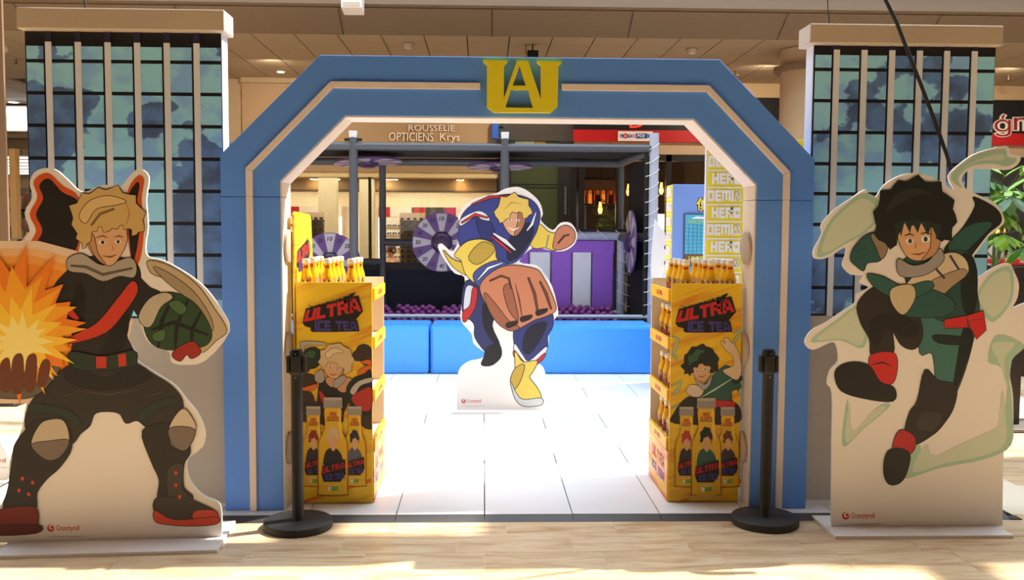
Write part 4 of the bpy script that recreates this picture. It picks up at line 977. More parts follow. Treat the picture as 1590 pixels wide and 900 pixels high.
for k in range(13):
    z = .74+k*.153
    lace('lace', [(1.925, YF-.024, z), (1.965, YF-.045, z+.012), (2.0, YF-.066, z+.03), (2.04, YF-.062, z+.055), (2.075, YF-.03, z+.08), (2.08, YF, z+.09)])
    MB().lathe((1.925, YF-.021, z), [(.011, 0), (.009, -.005)], M('brass_eyelet', (176, 156, 110), .35, .7), 8, 'Y').build('eyelet', pf)
for k in range(7):
    z = .66+k*.135
    lace('lace', [(1.875, GY-.035, z), (1.84, GY-.05, z+.01), (1.79, GY-.068, z+.03), (1.73, GY-.068, z+.055), (1.69, GY-.04, z+.08)])
    MB().lathe((1.875, GY-.031, z), [(.011, 0), (.009, -.005)], _M['brass_eyelet'], 8, 'Y').build('eyelet', pf)
for k in range(6):
    x = .5+k*.235
    lace('lace', [(x, GY-.025, 1.63), (x+.03, GY-.06, 1.60), (x+.07, GY-.068, 1.56), (x+.12, GY-.05, 1.515)])
    MB().lathe((x, GY-.021, 1.63), [(.011, 0), (.009, -.005)], _M['brass_eyelet'], 8, 'Y').build('eyelet', pf)
# score wheels
WP_ = M('wheel_purple', (92, 64, 114), .45, vary=.04); WL = M('wheel_lilac', (172, 162, 168), .45, vary=.03); HUB = M('wheel_hub', (58, 40, 70), .3, vary=.1)
def wheel(label, c, axis, nrm, R=.37, nums=True, tilt=0.):
    """round score wheel: rim disc, wedges, hub ball, printed numbers; u,v span its face"""
    c = Vector(c); n = Vector(nrm).normalized(); u = Vector(axis).normalized(); v = n.cross(u)
    t = thing('score_wheel', label, 'score wheel', c)
    mb = MB(); N = 48
    ring = [c+(u*math.cos(2*PI*k/N)+v*math.sin(2*PI*k/N))*R for k in range(N)]
    mb.prism(ring, -n*.022, WP_); mb.build('disc', t)
    for k in range(8):
        a0 = PI/2+(2*k-.5)*2*PI/16+tilt; a1 = a0+2*PI/16
        pts = [c+n*.003+(u*math.cos(a)+v*math.sin(a))*r for a, r in [(a0, .12)]+[(a0+(a1-a0)*j/4, R*.975) for j in range(5)]+[(a1, .12)]]
        mb = MB(); mb.prism(pts, -n*.004, WL); mb.build('wedge', t)
    mb = MB(); mb.sphere(c+n*.01, (.135,)*3, HUB, 16, 10)
    o = mb.build('hub', t, smooth=True)
    # flatten the ball against the disc
    for vv in o.data.vertices:
        d = vv.co.dot(n) - n.dot(n*.0); vv.co -= n*(d-.01)*.55
    if nums:
        lab = ['10', '20', '20', '40', '50', '10', '20', '30', '40', '10', '20', '30', '50', '40', '30', '20']
        for k in range(16):
            P = Print(lambda a, b: c+n*.0035+u*a+v*b, n)
            a = PI/2-k*2*PI/16; x, y = .295*math.cos(a), .295*math.sin(a)
            w, h = .034, .026
            P.text(lab[k], [(x-w, y-h), (x+w-.008, y-h), (x+w, y+h), (x-w+.008, y+h)], (26, 22, 30) if k % 2 == 0 else (52, 28, 70), .02)
            P.build('number', t)
    return t
wheel('purple and lilac numbered wheel hanging nearest the blue figure board', (-.52, 11.55, 1.47), (1, 0, 0), (0, -1, 0))
wheel('purple and lilac numbered wheel half hidden behind bottles of the left display', (-1.86, 11.25, 1.215), (1, 0, 0), (0, -1, 0))
wheel('purple wheel lying flat under the frame roof by its left post', (-1.42, 11.45, 2.44), (1, 0, .05), (.05, -.05, -1), .42)
wheel('purple wheel lying flat under the frame roof by its white capped middle post', (.2, 11.5, 2.40), (1, 0, 0), (0, -.04, -1), .40, False)
wheel('purple wheel seen edge-on between the pale laced posts', (1.80, 11.30, 1.49), (0, 1, 0), (-1, -.12, 0), .39, False)
# purple balls lying in the pit
BALL = M('purple_ball', (112, 44, 108), .35, vary=.08)
b0 = None; gb = random.Random(12)
for j, (y, z) in enumerate(((11.08, .54), (11.15, .575), (11.23, .61), (11.32, .64), (11.42, .655))):
    n = 36
    for i in range(n):
        x = -1.5+i*.0935+(j % 2)*.046+gb.uniform(-.014, .014)
        if x > 1.62 or (j > 2 and gb.random() < .3): continue
        if b0 is None:
            o = b0 = MB().sphere((0, 0, 0), .041, BALL, 12, 8).build('play_ball', smooth=True)
            tag(o, 'small dark purple ball lying among many in the ball pit', 'ball', 'purple balls in the pit')
        else: o = b0.copy(); COL.objects.link(o)
        o.location = (x, y+gb.uniform(-.02, .02), z+gb.uniform(-.008, .012))

# ================================================================== PRINTED YELLOW WALL, KIOSK, CLOUD SCENERY
YW = M('sign_wall_yellow', (248, 226, 46), .5, vary=.01); IVW = (240, 236, 238)
yw = thing('printed_wall', 'yellow panel wall printed with rows of white HERO lettering behind the right arch leg', 'sign wall', (2.3, 7.1, .025))
wx0, wx1 = 1.69, 3.0
MB().box((wx0, 7.0, .026), (wx1, 7.04, 2.33), M('wall_edge_white', (226, 222, 220), .5)).build('panel', yw)
MB().box((wx0+.012, 6.997, .03), (wx1, 7.0, 2.328), YW).build('printed_face', yw)
P = Print(lambda a, b: Vector((a, 6.997, b)), (0, -1, 0))
rh = .1292; z0 = at(1150, 388.5, 7).z - .014    # baseline of one HERO row
def rect(x0, x1, z, w=.006):
    for q in ([(x0, z), (x1, z), (x1, z+w), (x0, z+w)], ): P.area(q, IVW, False)
k = 0
for k in range(-9, 9):
    zb = z0+k*rh
    if zb < .08 or zb > 2.2: continue
    rect(wx0+.012, wx1, zb-.0265, .005); rect(wx0+.012, wx1, zb+.097, .005)
    if k % 2 == 0:
        P.block('HERO', [(wx0+.045, zb), (wx0+.268, zb), (wx0+.268, zb+.083), (wx0+.045, zb+.083)], IVW, .1)
        st = [(wx0+.243+.02*math.cos(PI/2+q*PI/5)*(1 if q % 2 == 0 else .42), zb+.042+.02*math.sin(PI/2+q*PI/5)*(1 if q % 2 == 0 else .42)) for q in range(10)]
        P.area(ellipse(wx0+.241, zb+.042, .02, .024, 14), IVW, False); P.area(st, (226, 196, 36), False)
        P.block('ACADEMIA', [(wx0+.315, zb), (wx0+.80, zb), (wx0+.80, zb+.083), (wx0+.315, zb+.083)], IVW, .1)
        P.block('MY HERO', [(wx0+.87, zb), (wx1-.04, zb), (wx1-.04, zb+.083), (wx0+.87, zb+.083)], IVW, .1)
    else:
        P.block('DEMIA', [(wx0+.013, zb), (wx0+.275, zb), (wx0+.275, zb+.083), (wx0+.013, zb+.083)], IVW, .1)
        P.area([(wx0+.29, zb-.02), (wx0+.294, zb-.02), (wx0+.294, zb+.1), (wx0+.29, zb+.1)], IVW, False)
        P.block('MY HERO', [(wx0+.33, zb), (wx0+.72, zb), (wx0+.72, zb+.083), (wx0+.33, zb+.083)], IVW, .1)
        P.block('ACADEMIA', [(wx0+.78, zb), (wx1-.03, zb), (wx1-.03, zb+.083), (wx0+.78, zb+.083)], IVW, .1)
P.build('lettering', yw)
ki = thing('game_kiosk', 'light blue kiosk with a screen between the play frame and the yellow wall', 'kiosk', (2.1, 8.3, .025))
kx0, kx1 = 1.645, 2.6
PERI = M('periwinkle_panel', (112, 146, 216), .5, vary=.02)
MB().box((kx0, 8.0, .026), (kx1, 8.26, 2.035), PERI).build('cabinet', ki, bevel=.004)
MB().box((kx0-.004, 8.005, .03), (kx0, 8.255, 2.03), YW).build('printed_side', ki)
P = Print(lambda a, b: Vector((kx0-.004, a, b)), (-1, 0, 0))
for k in range(15):
    zb = .1+k*.129; P.area([(8.01, zb), (8.25, zb), (8.25, zb+.005), (8.01, zb+.005)], IVW, False); P.block('HERO' if k % 2 else 'DEMIA', [(8.245, zb+.025), (8.015, zb+.025), (8.015, zb+.105), (8.245, zb+.105)], IVW, .1)
P.build('side_lettering', ki)
s0, s1 = at(1064, 333, 7.99), at(1112, 410, 7.99)
MB().box((s0.x-.01, 7.985, s1.z-.02), (s1.x+.01, 8.0, s0.z+.01), M('screen_bezel', (60, 70, 96), .4)).build('screen_frame', ki)
b1 = at(1064, 394, 7.99).z
def scr_mat():
    m = M('screen_picture', (60, 140, 170), .3, vary=.25, scale=14, emit=.35); return m
sc_ = MB().box((s0.x, 7.983, b1), (s1.x, 7.985, s0.z), scr_mat()).build('screen', ki, label='blue green screen with tiled wall picture')
P = Print(lambda a, b: Vector((a, 7.983, b)), (0, -1, 0))
xa, xb = s0.x, s1.x
for k in range(9): P.area([(xa, b1+.02+k*.034), (xb, b1+.035+k*.028), (xb, b1+.037+k*.028), (xa, b1+.023+k*.034)], (34, 96, 130), False)
for k in range(7): P.area([(xa+.03+k*.036, b1), (xa+.034+k*.036, b1), (xa+.034+k*.036, s0.z-.07), (xa+.03+k*.036, s0.z-.07)], (34, 96, 130), False)
P.area([(xa+.05, s0.z-.035), (xa+.10, s0.z-.014), (xa+.16, s0.z-.02), (xa+.17, s0.z-.035)], (224, 232, 236), False)
P.text('BOUZAC', [(xa+.03, s0.z-.075), (xa+.19, s0.z-.075), (xa+.19, s0.z-.045), (xa+.03, s0.z-.045)], (150, 196, 60), .02)
P.build('screen_lettering', sc_)
br = MB().box((xa, 7.983, s1.z), (xb, 7.985, b1-.008), M('screen_brown_band', (120, 74, 34), .4)).build('caption_band', ki)
P = Print(lambda a, b: Vector((a, 7.983, b)), (0, -1, 0)); P.text('LEVEZ', [(xa+.035, b1-.055), (xa+.16, b1-.055), (xa+.16, b1-.022), (xa+.035, b1-.022)], (176, 214, 60), .03); P.build('caption_lettering', br)
P = Print(lambda a, b: Vector((a, 8.0, b)), (0, -1, 0))
ga, gb_ = at(1081, 327, 8.0), at(1103, 307, 8.0)
P.text('僕', [(ga.x-.006, ga.z-.006), (gb_.x+.008, ga.z-.006), (gb_.x+.008, gb_.z+.006), (ga.x-.006, gb_.z+.006)], (20, 20, 20), .075)
P.text('僕', [(ga.x, ga.z), (gb_.x, ga.z), (gb_.x, gb_.z), (ga.x, gb_.z)], (240, 222, 40), .012); P.build('title_lettering', ki)
cl = thing('cloud_plinth', 'low blue plinth with a grey top beside the play frame', 'plinth', (2.1, 9.4, .025))
MB().box((1.86, 9.1, .026), (2.7, 9.7, 1.10), M('plinth_blue', (50, 84, 156), .5)).build('body', cl, bevel=.004); MB().box((1.84, 9.08, 1.10), (2.72, 9.72, 1.135), M('plinth_top', (150, 148, 148), .4)).build('top', cl, bevel=.004)
def cloud(label, pts, Y, zb):
    q = [at(x, y, Y) for x, y in smooth_loop(pts, 4)]
    o = MB().prism([Vector((p.x, p.y, max(p.z, zb))) for p in q], (0, .018, 0), BOARD).build('cloud_cutout'); tag(o, label, 'cloud cut-out')
cloud('tall white cloud cut-out standing on the blue plinth beside the laced post', [(1012, 440), (1016, 346), (1022, 348), (1026, 354), (1031, 358), (1033, 366), (1034, 378), (1031, 384), (1035, 392), (1034, 402), (1031, 410), (1035, 440)], 9.42, 1.136)
cloud('small white cloud cut-out standing on the blue plinth nearer the bottles', [(1029, 440), (1033, 410), (1038, 402), (1043, 400), (1047, 408), (1051, 440)], 9.2, 1.136)

# ================================================================== SHOPS BEHIND
SY = 17.0
# ---- optician: interior shell behind glass
OC = M('optician_wall', (226, 208, 176), .7, vary=.03); OCC = M('optician_ceiling', (146, 122, 92), .8, vary=.04)
struct('wall_optician_rear', MB().box((-5.2, 23.0, -.01), (.3, 23.2, 3.2), OC))
struct('wall_optician_left', MB().box((-5.4, 17.0, -.01), (-5.2, 23.2, 3.2), OC)); struct('wall_optician_right', MB().box((.3, 17.0, -.01), (.5, 23.2, 3.2), OC))
struct('ceiling', MB().box((-5.4, 17.1, 2.72), (.5, 23.2, 2.82), OCC))
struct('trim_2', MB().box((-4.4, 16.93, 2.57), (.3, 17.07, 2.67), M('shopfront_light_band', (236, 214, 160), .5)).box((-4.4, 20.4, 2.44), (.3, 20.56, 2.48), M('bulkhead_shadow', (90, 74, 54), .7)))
struct('wall_optician_drop', MB().box((-5.2, 20.45, 2.11), (.3, 20.55, 2.47), OC).box((-5.2, 20.45, 2.47), (.3, 20.55, 2.72), OCC))
w1 = struct('window_1', MB().box((-4.35, 16.98, .10), (.28, 16.99, 2.57), GLASS))
for x in (-4.35, -2.1, .24): MB().box((x, 16.95, 0), (x+.05, 17.03, 2.57), DARKM).build('window_frame', w1)
MB().box((-4.35, 16.95, 0), (.28, 17.03, .1), DARKM).build('window_sill', w1)
EMW = M('lamp_glow', (255, 238, 205), .5, emit=14.)
EMB = M('strip_glow', (255, 246, 236), .5, emit=5.)
RED = M('display_red', (176, 24, 30), .45); SHEL = M('display_back', (226, 214, 196), .5); GLS = M('spectacle_dark', (40, 34, 30), .4)
def lampdisc(x, y, z, r, label, group, em=EMW):
    t = thing('ceiling_light', label, 'ceiling light', (x, y, z), 0, group)
    MB().lathe((x, y, z), [(r*1.25, -.012), (r*1.25, 0)], M('lamp_ring', (226, 218, 204), .4), 20).build('ring', t)
    MB().lathe((x, y, z), [(r*.8, -.018), (r, -.0125)], em, 20).build('diffuser', t)
for i, (px, nm) in enumerate(((497, 'left'), (580, 'middle'), (650, 'right'))):
    q = at(px, 274, 18.0); lampdisc(q.x, 18.0, 2.72, .10, '%s of the three round bright downlights inside the optician shop window' % nm, 'round downlights in the optician shop')
k = 0
for px, py in ((463, 289), (491, 280), (512, 285), (600, 280), (608, 285), (617, 290), (626, 294), (714, 275), (716, 281), (718, 286), (545, 293)):
    Y = (2.72-CAMZ)/((355.-py)/FPX); Y = min(22.5, max(18.3, Y)); q = at(px, py, Y)
    if Y > 20.4: Y = 20.3
    t = thing('linear_light', 'slim bright ceiling strip light inside the optician shop', 'ceiling light', (q.x, Y, 2.71), 0, 'strip lights in the optician shop')
    MB().box((q.x-.08, Y-.05, 2.70), (q.x+.08, Y+.05, 2.719), M('lamp_ring')).build('housing', t); MB().box((q.x-.07, Y-.04, 2.694), (q.x+.07, Y+.04, 2.6995), EMW).build('diffuser', t)
li = bpy.data.lights.new('optician_fill', 'AREA'); li.energy = 170; li.size = 4.5; li.size_y = 2.6; li.shape = 'RECTANGLE'; li.color = (1, .88, .68)  # broad fill light added for the shop, besides its modelled ceiling lights
lo_ = bpy.data.objects.new('optician_fill', li); COL.objects.link(lo_); lo_.location = (-2.4, 18.6, 2.68)
l2 = bpy.data.lights.new('optician_rear_fill', 'AREA'); l2.energy = 90; l2.size = 4.5; l2.size_y = .8; l2.shape = 'RECTANGLE'; l2.color = (1, .92, .78)  # second fill light added behind the drop to brighten the displays
o2 = bpy.data.objects.new('optician_rear_fill', l2); COL.objects.link(o2); o2.location = (-2.4, 21.3, 2.68); o2.rotation_euler = (math.radians(28), 0, 0)
for lx in (-3.4, .6, 4.6, 8.6):  # fill lights added under the soffit to brighten the fascia, without fixtures
    l3 = bpy.data.lights.new('corridor_fill', 'AREA'); l3.energy = 36; l3.shape = 'DISK'; l3.size = .14; l3.color = (1, .86, .66)
    o3 = bpy.data.objects.new('corridor_fill', l3); COL.objects.link(o3); o3.location = (lx, 14.9, CZ-.06); o3.rotation_euler = (math.radians(22), 0, 0)
def eyewear(x0, x1, label, reds):
    Y = 22.6
    t = thing('eyewear_display', label, 'shop display', ((x0+x1)/2, Y+.15, 0))
    MB().box((x0, Y, 0), (x1, Y+.3, 2.25), SHEL).build('cabinet', t)
    MB().box((x0, Y-.03, 1.92), (x0+.28, Y, 2.25), RED).build('header', t); MB().box((x0+.281, Y-.03, 1.92), (x1, Y, 2.25), SHEL if reds else M('display_dark_sign', (62, 50, 44), .5)).build('header', t)
    for xx in (x0, x1-.04): MB().box((xx, Y-.04, .4), (xx+.04, Y-.001, 1.9), EMB).build('light_strip', t)
    for r in range(7):
        z = .55+r*.19
        mb = MB().box((x0+.06, Y-.09, z-.02), (x1-.06, Y-.001, z-.005), M('glass_shelf', (170, 160, 146), .2)); mb.build('shelf', t)
        mb = MB(); n = int((x1-x0-.2)/.13)
        for i in range(n):
            xc = x0+.13+i*.13
            mb.box((xc-.05, Y-.08, z+.0), (xc-.008, Y-.07, z+.04), GLS); mb.box((xc+.008, Y-.08, z), (xc+.05, Y-.07, z+.04), GLS); mb.box((xc-.008, Y-.08, z+.025), (xc+.008, Y-.07, z+.033), GLS)
        o = mb.build('spectacles', t); o['kind'] = 'stuff'
eyewear(-4.75, -3.45, 'lit spectacle display with red header nearest the left arch leg', True)
eyewear(-2.55, -1.75, 'narrow lit spectacle display with red header behind the tall grey post', True)
eyewear(-1.70, -1.0, 'lit spectacle display with dark header beside the numbered wheel', False)
eyewear(-.95, .1, 'lit spectacle display with red header behind the numbered wheel', True)
for (x, w, lab) in ((-3.25, .36, 'broad beige column inside the optician shop left of the grey post'), (-2.5, .3, 'second beige column inside the optician shop behind the grey post')):
    y = 19.5 if w > .35 else 20.0
    t = thing('shop_column', lab, 'column', (x, y, 0)); MB().box((x-w/2, y-w/2, 0), (x+w/2, y+w/2, 2.715), M('shop_column_paint', (164, 150, 122), .6)).build('shaft', t); MB().box((x-w/2-.02, y-w/2-.02, 0), (x+w/2+.02, y+w/2+.02, .12), DARKM).build('foot', t)
def rack(px, label, w=.5):
    q = at(px, 360, 18.4); x = q.x
    t = thing('eyewear_rack', label, 'display rack', (x, 18.4, 0))
    MB().box((x-w/2, 18.2, 0), (x+w/2, 18.6, .9), M('rack_base', (70, 52, 44), .5)).build('base', t)
    for k in range(9):
        mb = MB().box((x-w/2, 18.36, .95+k*.105), (x+w/2, 18.44, .96+k*.105), GLS)
        for i in range(4): mb.box((x-w/2+.03+i*w/4, 18.3, .965+k*.105), (x-w/2+.09+i*w/4, 18.36, 1.01+k*.105), GLS)
        mb.build('shelf', t)
    MB().box((x-w/2, 18.44, .9), (x+w/2, 18.46, 1.95), M('rack_back', (176, 152, 126), .5)).build('back', t)
rack(487, 'dark spectacle rack behind the left numbered wheel', .42); rack(640, 'dark spectacle rack left of the blue figure board', .5)
t = thing('hanging_panel', 'dark red panel at the left edge of the optician window', 'sign', (-4.1, 18.0, 1.0)); MB().box((-4.25, 17.98, 0), (-3.9, 18.02, 2.0), M('dark_red_panel', (92, 40, 38), .5)).build('panel', t); MB().box((-4.27, 17.97, 0), (-4.25, 18.03, 2.02), DARKM).build('frame', t)
t = thing('counter', 'dark shop counter low in the optician window', 'counter', (-1.0, 18.9, 0)); MB().box((-1.9, 18.7, 0), (.1, 19.1, .95), M('counter_dark', (60, 48, 40), .5)).build('body', t); MB().box((-1.95, 18.65, .95), (.15, 19.15, .99), DARKM).build('top', t)
# fascia letters stand off the wall
def letters(name, body, px0, px1, pyb, pyt, Y, m, label, cat, depth=.03, off=.0):
    vs, fs, r = text_tris(body, off)
    q = [at(px0, pyb[0], Y), at(px1, pyb[1], Y), at(px1, pyt[1], Y), at(px0, pyt[0], Y)]
    V = [bil(q, u, v) for u, v in vs]; n = len(V)
    mb = MB(); mb.add(V+[p+Vector((0, depth, 0)) for p in V], fs+[tuple(reversed([a+n for a in f])) for f in fs], m)
    ed = {}
    for f in fs:
        for i in range(len(f)):
            a, b = f[i], f[(i+1) % len(f)]; ed[(a, b)] = ed.get((a, b), 0)+1
    sides = [(a, a+n, b+n, b) for (a, b) in ed if (b, a) not in ed]
    mb.add(V+[p+Vector((0, depth, 0)) for p in V], sides, m)
    o = mb.build(name); tag(o, label, cat); return o
LET = M('fascia_letter', (250, 238, 220), .45)
letters('fascia_lettering', 'ROUSSELIE', 634.5, 706, (203, 203.6), (193.5, 194.4), SY-.14, LET, 'upper row of raised beige capitals on the optician fascia', 'sign lettering')
letters('fascia_lettering', 'OPTICIENS', 604, 673, (218, 219.3), (205.4, 206.3), SY-.14, LET, 'left word in the lower row of raised letters on the optician fascia', 'sign lettering')
letters('fascia_lettering', 'Krys', 683, 714, (221.5, 222.2), (206.3, 207), SY-.14, LET, 'right word in the lower row of raised letters on the optician fascia', 'sign lettering')
# ---- dark pier, blue blade sign, green panels, dark door
PIER = M('dark_pier', (44, 42, 40), .5)
def pan(name, pxa, pya, pxb, pyb, Y, d, m, parent=None, **k):
    a = at(pxa, pya, Y); b = at(pxb, pyb, Y)
    return MB().box((a.x, Y, b.z), (b.x, Y+d, a.z), m).build(name, parent, **k)
t = thing('blade_sign', 'small blue box sign beside the optician fascia', 'sign', at(768, 200, 16.6)); pan('sign_face', 764, 186, 774, 215, 16.6, .25, M('sign_blue', (26, 84, 190), .4), t); a = at(773, 195, 16.7); MB().box((a.x, 16.7, a.z-.02), (a.x+.1, 16.9, a.z+.02), DARKM).build('bracket', t)
st = MB(); a, b = at(774, 300, 16.8), at(792, 300, 16.8); st.box((a.x, 16.75, 0), (b.x, 17.1, CZ-.02), PIER); struct('wall_pier', st)
gp = thing('green_panel_wall', 'green wall panel with pale and yellow vertical stripes beside the dark pier', 'wall panel', (.9, 17.0, 0)); gp['kind'] = 'structure'
a, b = at(792, 300, SY), at(866, 300, SY); zc = 3.24
MB().box((a.x, SY, 0), (b.x, SY+.1, CZ-.02), M('panel_green', (66, 78, 44), .5)).build('panel', gp)
for pa, pb, c in ((800, 830, (150, 158, 132)), (831, 847, (150, 122, 48))):
    u, v = at(pa, 195, SY-.01), at(pb, 195, SY-.01); MB().box((u.x, SY-.01, at(800, 236, SY).z), (v.x, SY, CZ-.05), M('stripe_%d' % c[0]+'_%d' % c[2], c, .5)).build('stripe', gp)
for py in (286, 291): u = at(795, py, SY-.012); MB().box((a.x, SY-.012, u.z-.008), (b.x, SY, u.z+.008), M('panel_joint', (26, 30, 18), .6)).build('joint', gp)
dr = struct('door_1', MB().box((at(866, 300, SY).x, SY-.05, 0), (at(890, 300, SY).x, SY+.05, 3.25), M('door_dark', (40, 37, 35), .45)))
u = at(878, 289, SY-.1); v = at(881.5, 333, SY-.1)
MB().tube([(u.x, SY-.11, v.z), (u.x, SY-.11, u.z)], .022, M('steel_handle', (130, 128, 124), .3, .8), 10).build('door_handle', dr)
# ---- bar and tobacco shop: black fascia, red band, dark glazed front
xa = at(889, 200, SY).x
fas = struct('trim_3', MB().box((xa, SY-.12, 3.45), (12.9, SY+.1, 4.06), M('fascia_black', (20, 18, 18), .45)).box((xa, SY-.15, 3.24), (12.9, SY-.02, 3.45), M('fascia_red', (186, 20, 26), .45)).box((xa, SY-.05, 3.02), (12.9, SY+.1, 3.24), M('fascia_cream', (190, 162, 130), .6)))
t = thing('lottery_sign', 'white lottery sign with coloured letters on the red band', 'sign', at(987, 211, SY-.2)); Yl = SY-.19
pan('board', 960, 203.5, 1013, 219, Yl, .03, BOARD, t)
P = Print(lambda a, b: at(a, b, Yl), (0, -1, 0))
for i, (ch, cx, col, r) in enumerate((('L', 965, (40, 70, 150), 3.2), ('O', 971, (190, 30, 40), 4.2), ('T', 977.5, (60, 90, 160), 3.4), ('O', 983, (190, 60, 70), 3))):
    P.ell(cx, 211, r, r, col); P.text(ch, [(cx-1.6, 213.2), (cx+1.6, 213.2), (cx+1.6, 208.8), (cx-1.6, 208.8)], (244, 240, 236), .02)
P.area([(987, 207), (1004, 207), (1004, 215), (987, 215)], (36, 74, 150), False); P.text('FDJ', [(989, 214), (1000, 214), (1001, 208.2), (990, 208.2)], (240, 240, 244), .02); P.area([(1004, 207), (1009, 209), (1009, 213), (1004, 215)], (70, 120, 190), False)
P.build('lettering', t)
o = letters('red_letter', 'D', 978, 1000, (198, 198), (178, 178), SY-.16, M('sign_red_glow', (236, 50, 30), .4, emit=1.2), 'lit red script letter on the black fascia above the lottery sign', 'sign lettering')
FRM = M('shopfront_frame', (26, 24, 22), .45)
w2 = struct('window_2', MB().box((xa, SY-.01, .1), (12.9, SY, 3.02), GLASS))
for px in (890, 903, 960, 1037, 1110, 1200): x = at(px, 300, SY).x; MB().box((x-.05, SY-.06, 0), (x+.05, SY+.04, 3.02), FRM).build('window_frame', w2)
for x in (7.6, 9.2, 10.8, 12.4): MB().box((x-.05, SY-.06, 0), (x+.05, SY+.04, 3.02), FRM).build('window_frame', w2)
for z in (.0, 2.9): MB().box((xa, SY-.06, z), (12.9, SY+.04, z+.12), FRM).build('window_frame', w2)
BW = M('bar_wall', (92, 66, 46), .7, vary=.1)
struct('wall_bar_rear', MB().box((1.5, 21.5, -.01), (13, 21.7, 3.6), BW)); struct('ceiling', MB().box((1.5, 17.1, 3.2), (13, 21.7, 3.3), M('bar_ceiling', (120, 88, 62), .7)))
struct('wall_bar_left', MB().box((1.5, 17.1, -.01), (1.58, 21.7, 3.3), BW))
WARM = M('amber_lamp', (255, 170, 70), .4, emit=7.); CAGE = M('lamp_cage', (40, 30, 22), .5, .5)
def pendant(px, py, Y, label):
    q = at(px, py, Y)
    t = thing('pendant_lamp', label, 'pendant lamp', q, 0)
    MB().tube([q+Vector((0, 0, .17)), Vector((q.x, q.y, 3.2))], .006, CAGE, 6).build('cord', t)
    MB().lathe(q, [(.03, -.12), (.045, -.05), (.03, .04), (.018, .12)], WARM, 10).build('bulb', t)
    MB().lathe(q, [(.02, .12), (.02, .18)], CAGE, 8).build('socket', t)
    for k in range(8):
        a = 2*PI*k/8; c, s = math.cos(a), math.sin(a)
        MB().tube([q+Vector((.14*c, .14*s, -.16)), q+Vector((.14*c, .14*s, .12)), q+Vector((.02*c, .02*s, .17))], .005, CAGE, 4).build('cage_bar', t)
    for z in (-.15, .0, .11): MB().lathe(q, [(.143, z), (.143, z+.012)], CAGE, 16).build('cage_ring', t)
    l = bpy.data.lights.new('pendant_light', 'POINT'); l.energy = 10; l.color = (1, .6, .25); l.shadow_soft_size = .2
    o = bpy.data.objects.new('pendant_light', l); COL.objects.link(o); o.location = q-Vector((0, .25, .1))
pendant(1027, 292, 18.6, 'caged amber pendant lamp right of the laced pale post'); pendant(976, 294, 19.2, 'caged amber pendant lamp seen between the frame posts'); pendant(932, 322, 18.4, 'amber pendant lamp under the row of bar bottles')
sh = thing('bottle_shelf', 'wall shelf of dark bar bottles lit amber behind the net', 'shelf', at(935, 316, 21.0))
q0, q1 = at(905, 316, 21.0), at(962, 316, 21.0)
MB().box((q0.x, 20.85, q0.z-.05), (q1.x, 21.2, q0.z), CAGE).build('board', sh)
MB().box((q0.x+.1, 21.2, q0.z-.04), (q0.x+.14, 21.5, q0.z), CAGE).box((q1.x-.14, 21.2, q0.z-.04), (q1.x-.1, 21.5, q0.z), CAGE).build('bracket', sh)
MB().box((q0.x, 21.15, q0.z), (q1.x, 21.2, q0.z+.55), M('amber_back', (120, 74, 34), .5)).build('back', sh)
AMB = [M('amber_glow_bottle', (226, 130, 40), .2, emit=.8), M('dark_bottle', (70, 40, 24), .2), M('red_glow_bottle', (170, 50, 24), .2, emit=.5)]  # amber and red bottles glow by themselves, imitating light on the shelf
n = 20
for j in range(2):
    for k in range(n):
        x = q0.x+.06+(q1.x-q0.x-.12)*k/(n-1); z = q0.z
        o = MB().lathe((x, 20.9+j*.1, z), [(.022, 0), (.024, .02), (.024, .17), (.009, .24), (.009, .30)], AMB[(1, 0, 1, 2, 1, 1, 0, 2)[(k*3+j) % 8]], 8).build('bar_bottle')
        tag(o, 'small bar bottle standing on the amber lit wall shelf', 'bottle', 'bottles on the bar shelf')
t = thing('bright_counter', 'pale bright counter glimpsed between laced post and kiosk', 'counter', (3.3, 18.2, 0)); q = at(1027, 345, 18); MB().box((2.9, 18.0, 0), (4.3, 18.5, 1.55), M('pale_counter', (206, 180, 140), .5)).build('body', t); MB().box((2.9, 17.98, 1.57), (4.3, 18.5, 1.95), M('menu_light', (255, 250, 240), .5, emit=1.2)).build('lit_panel', t)
# ---- right hand shop lettering, dark interior
letters('shop_lettering', 'ģ', 1543, 1571, (213, 213), (176, 176), SY-.16, M('letter_white', (238, 232, 226), .4), 'white edged red letter g on the black fascia at the right', 'sign lettering', .03, .05)
letters('shop_lettering', 'n', 1573, 1598, (203, 203), (181, 181), SY-.16, M('letter_white'), 'white edged red letter n at the right picture edge', 'sign lettering', .03, .05)
for o, (b, x0, x1, yb, yt) in zip([o for o in COL.objects if o.name.startswith('shop_lettering')], (('ģ', 1543, 1571, 213, 176), ('n', 1573, 1598, 203, 181))):
    vs, fs, r = text_tris(b, 0)
    qq = [at(x0+1.2, yb-1.2, SY-.164), at(x1-1.2, yb-1.2, SY-.164), at(x1-1.2, yt+1.2, SY-.164), at(x0+1.2, yt+1.2, SY-.164)]
    MB().add([bil(qq, u, v) for u, v in vs], fs, M('letter_red', (150, 26, 24), .4)).build('letter_face', o)
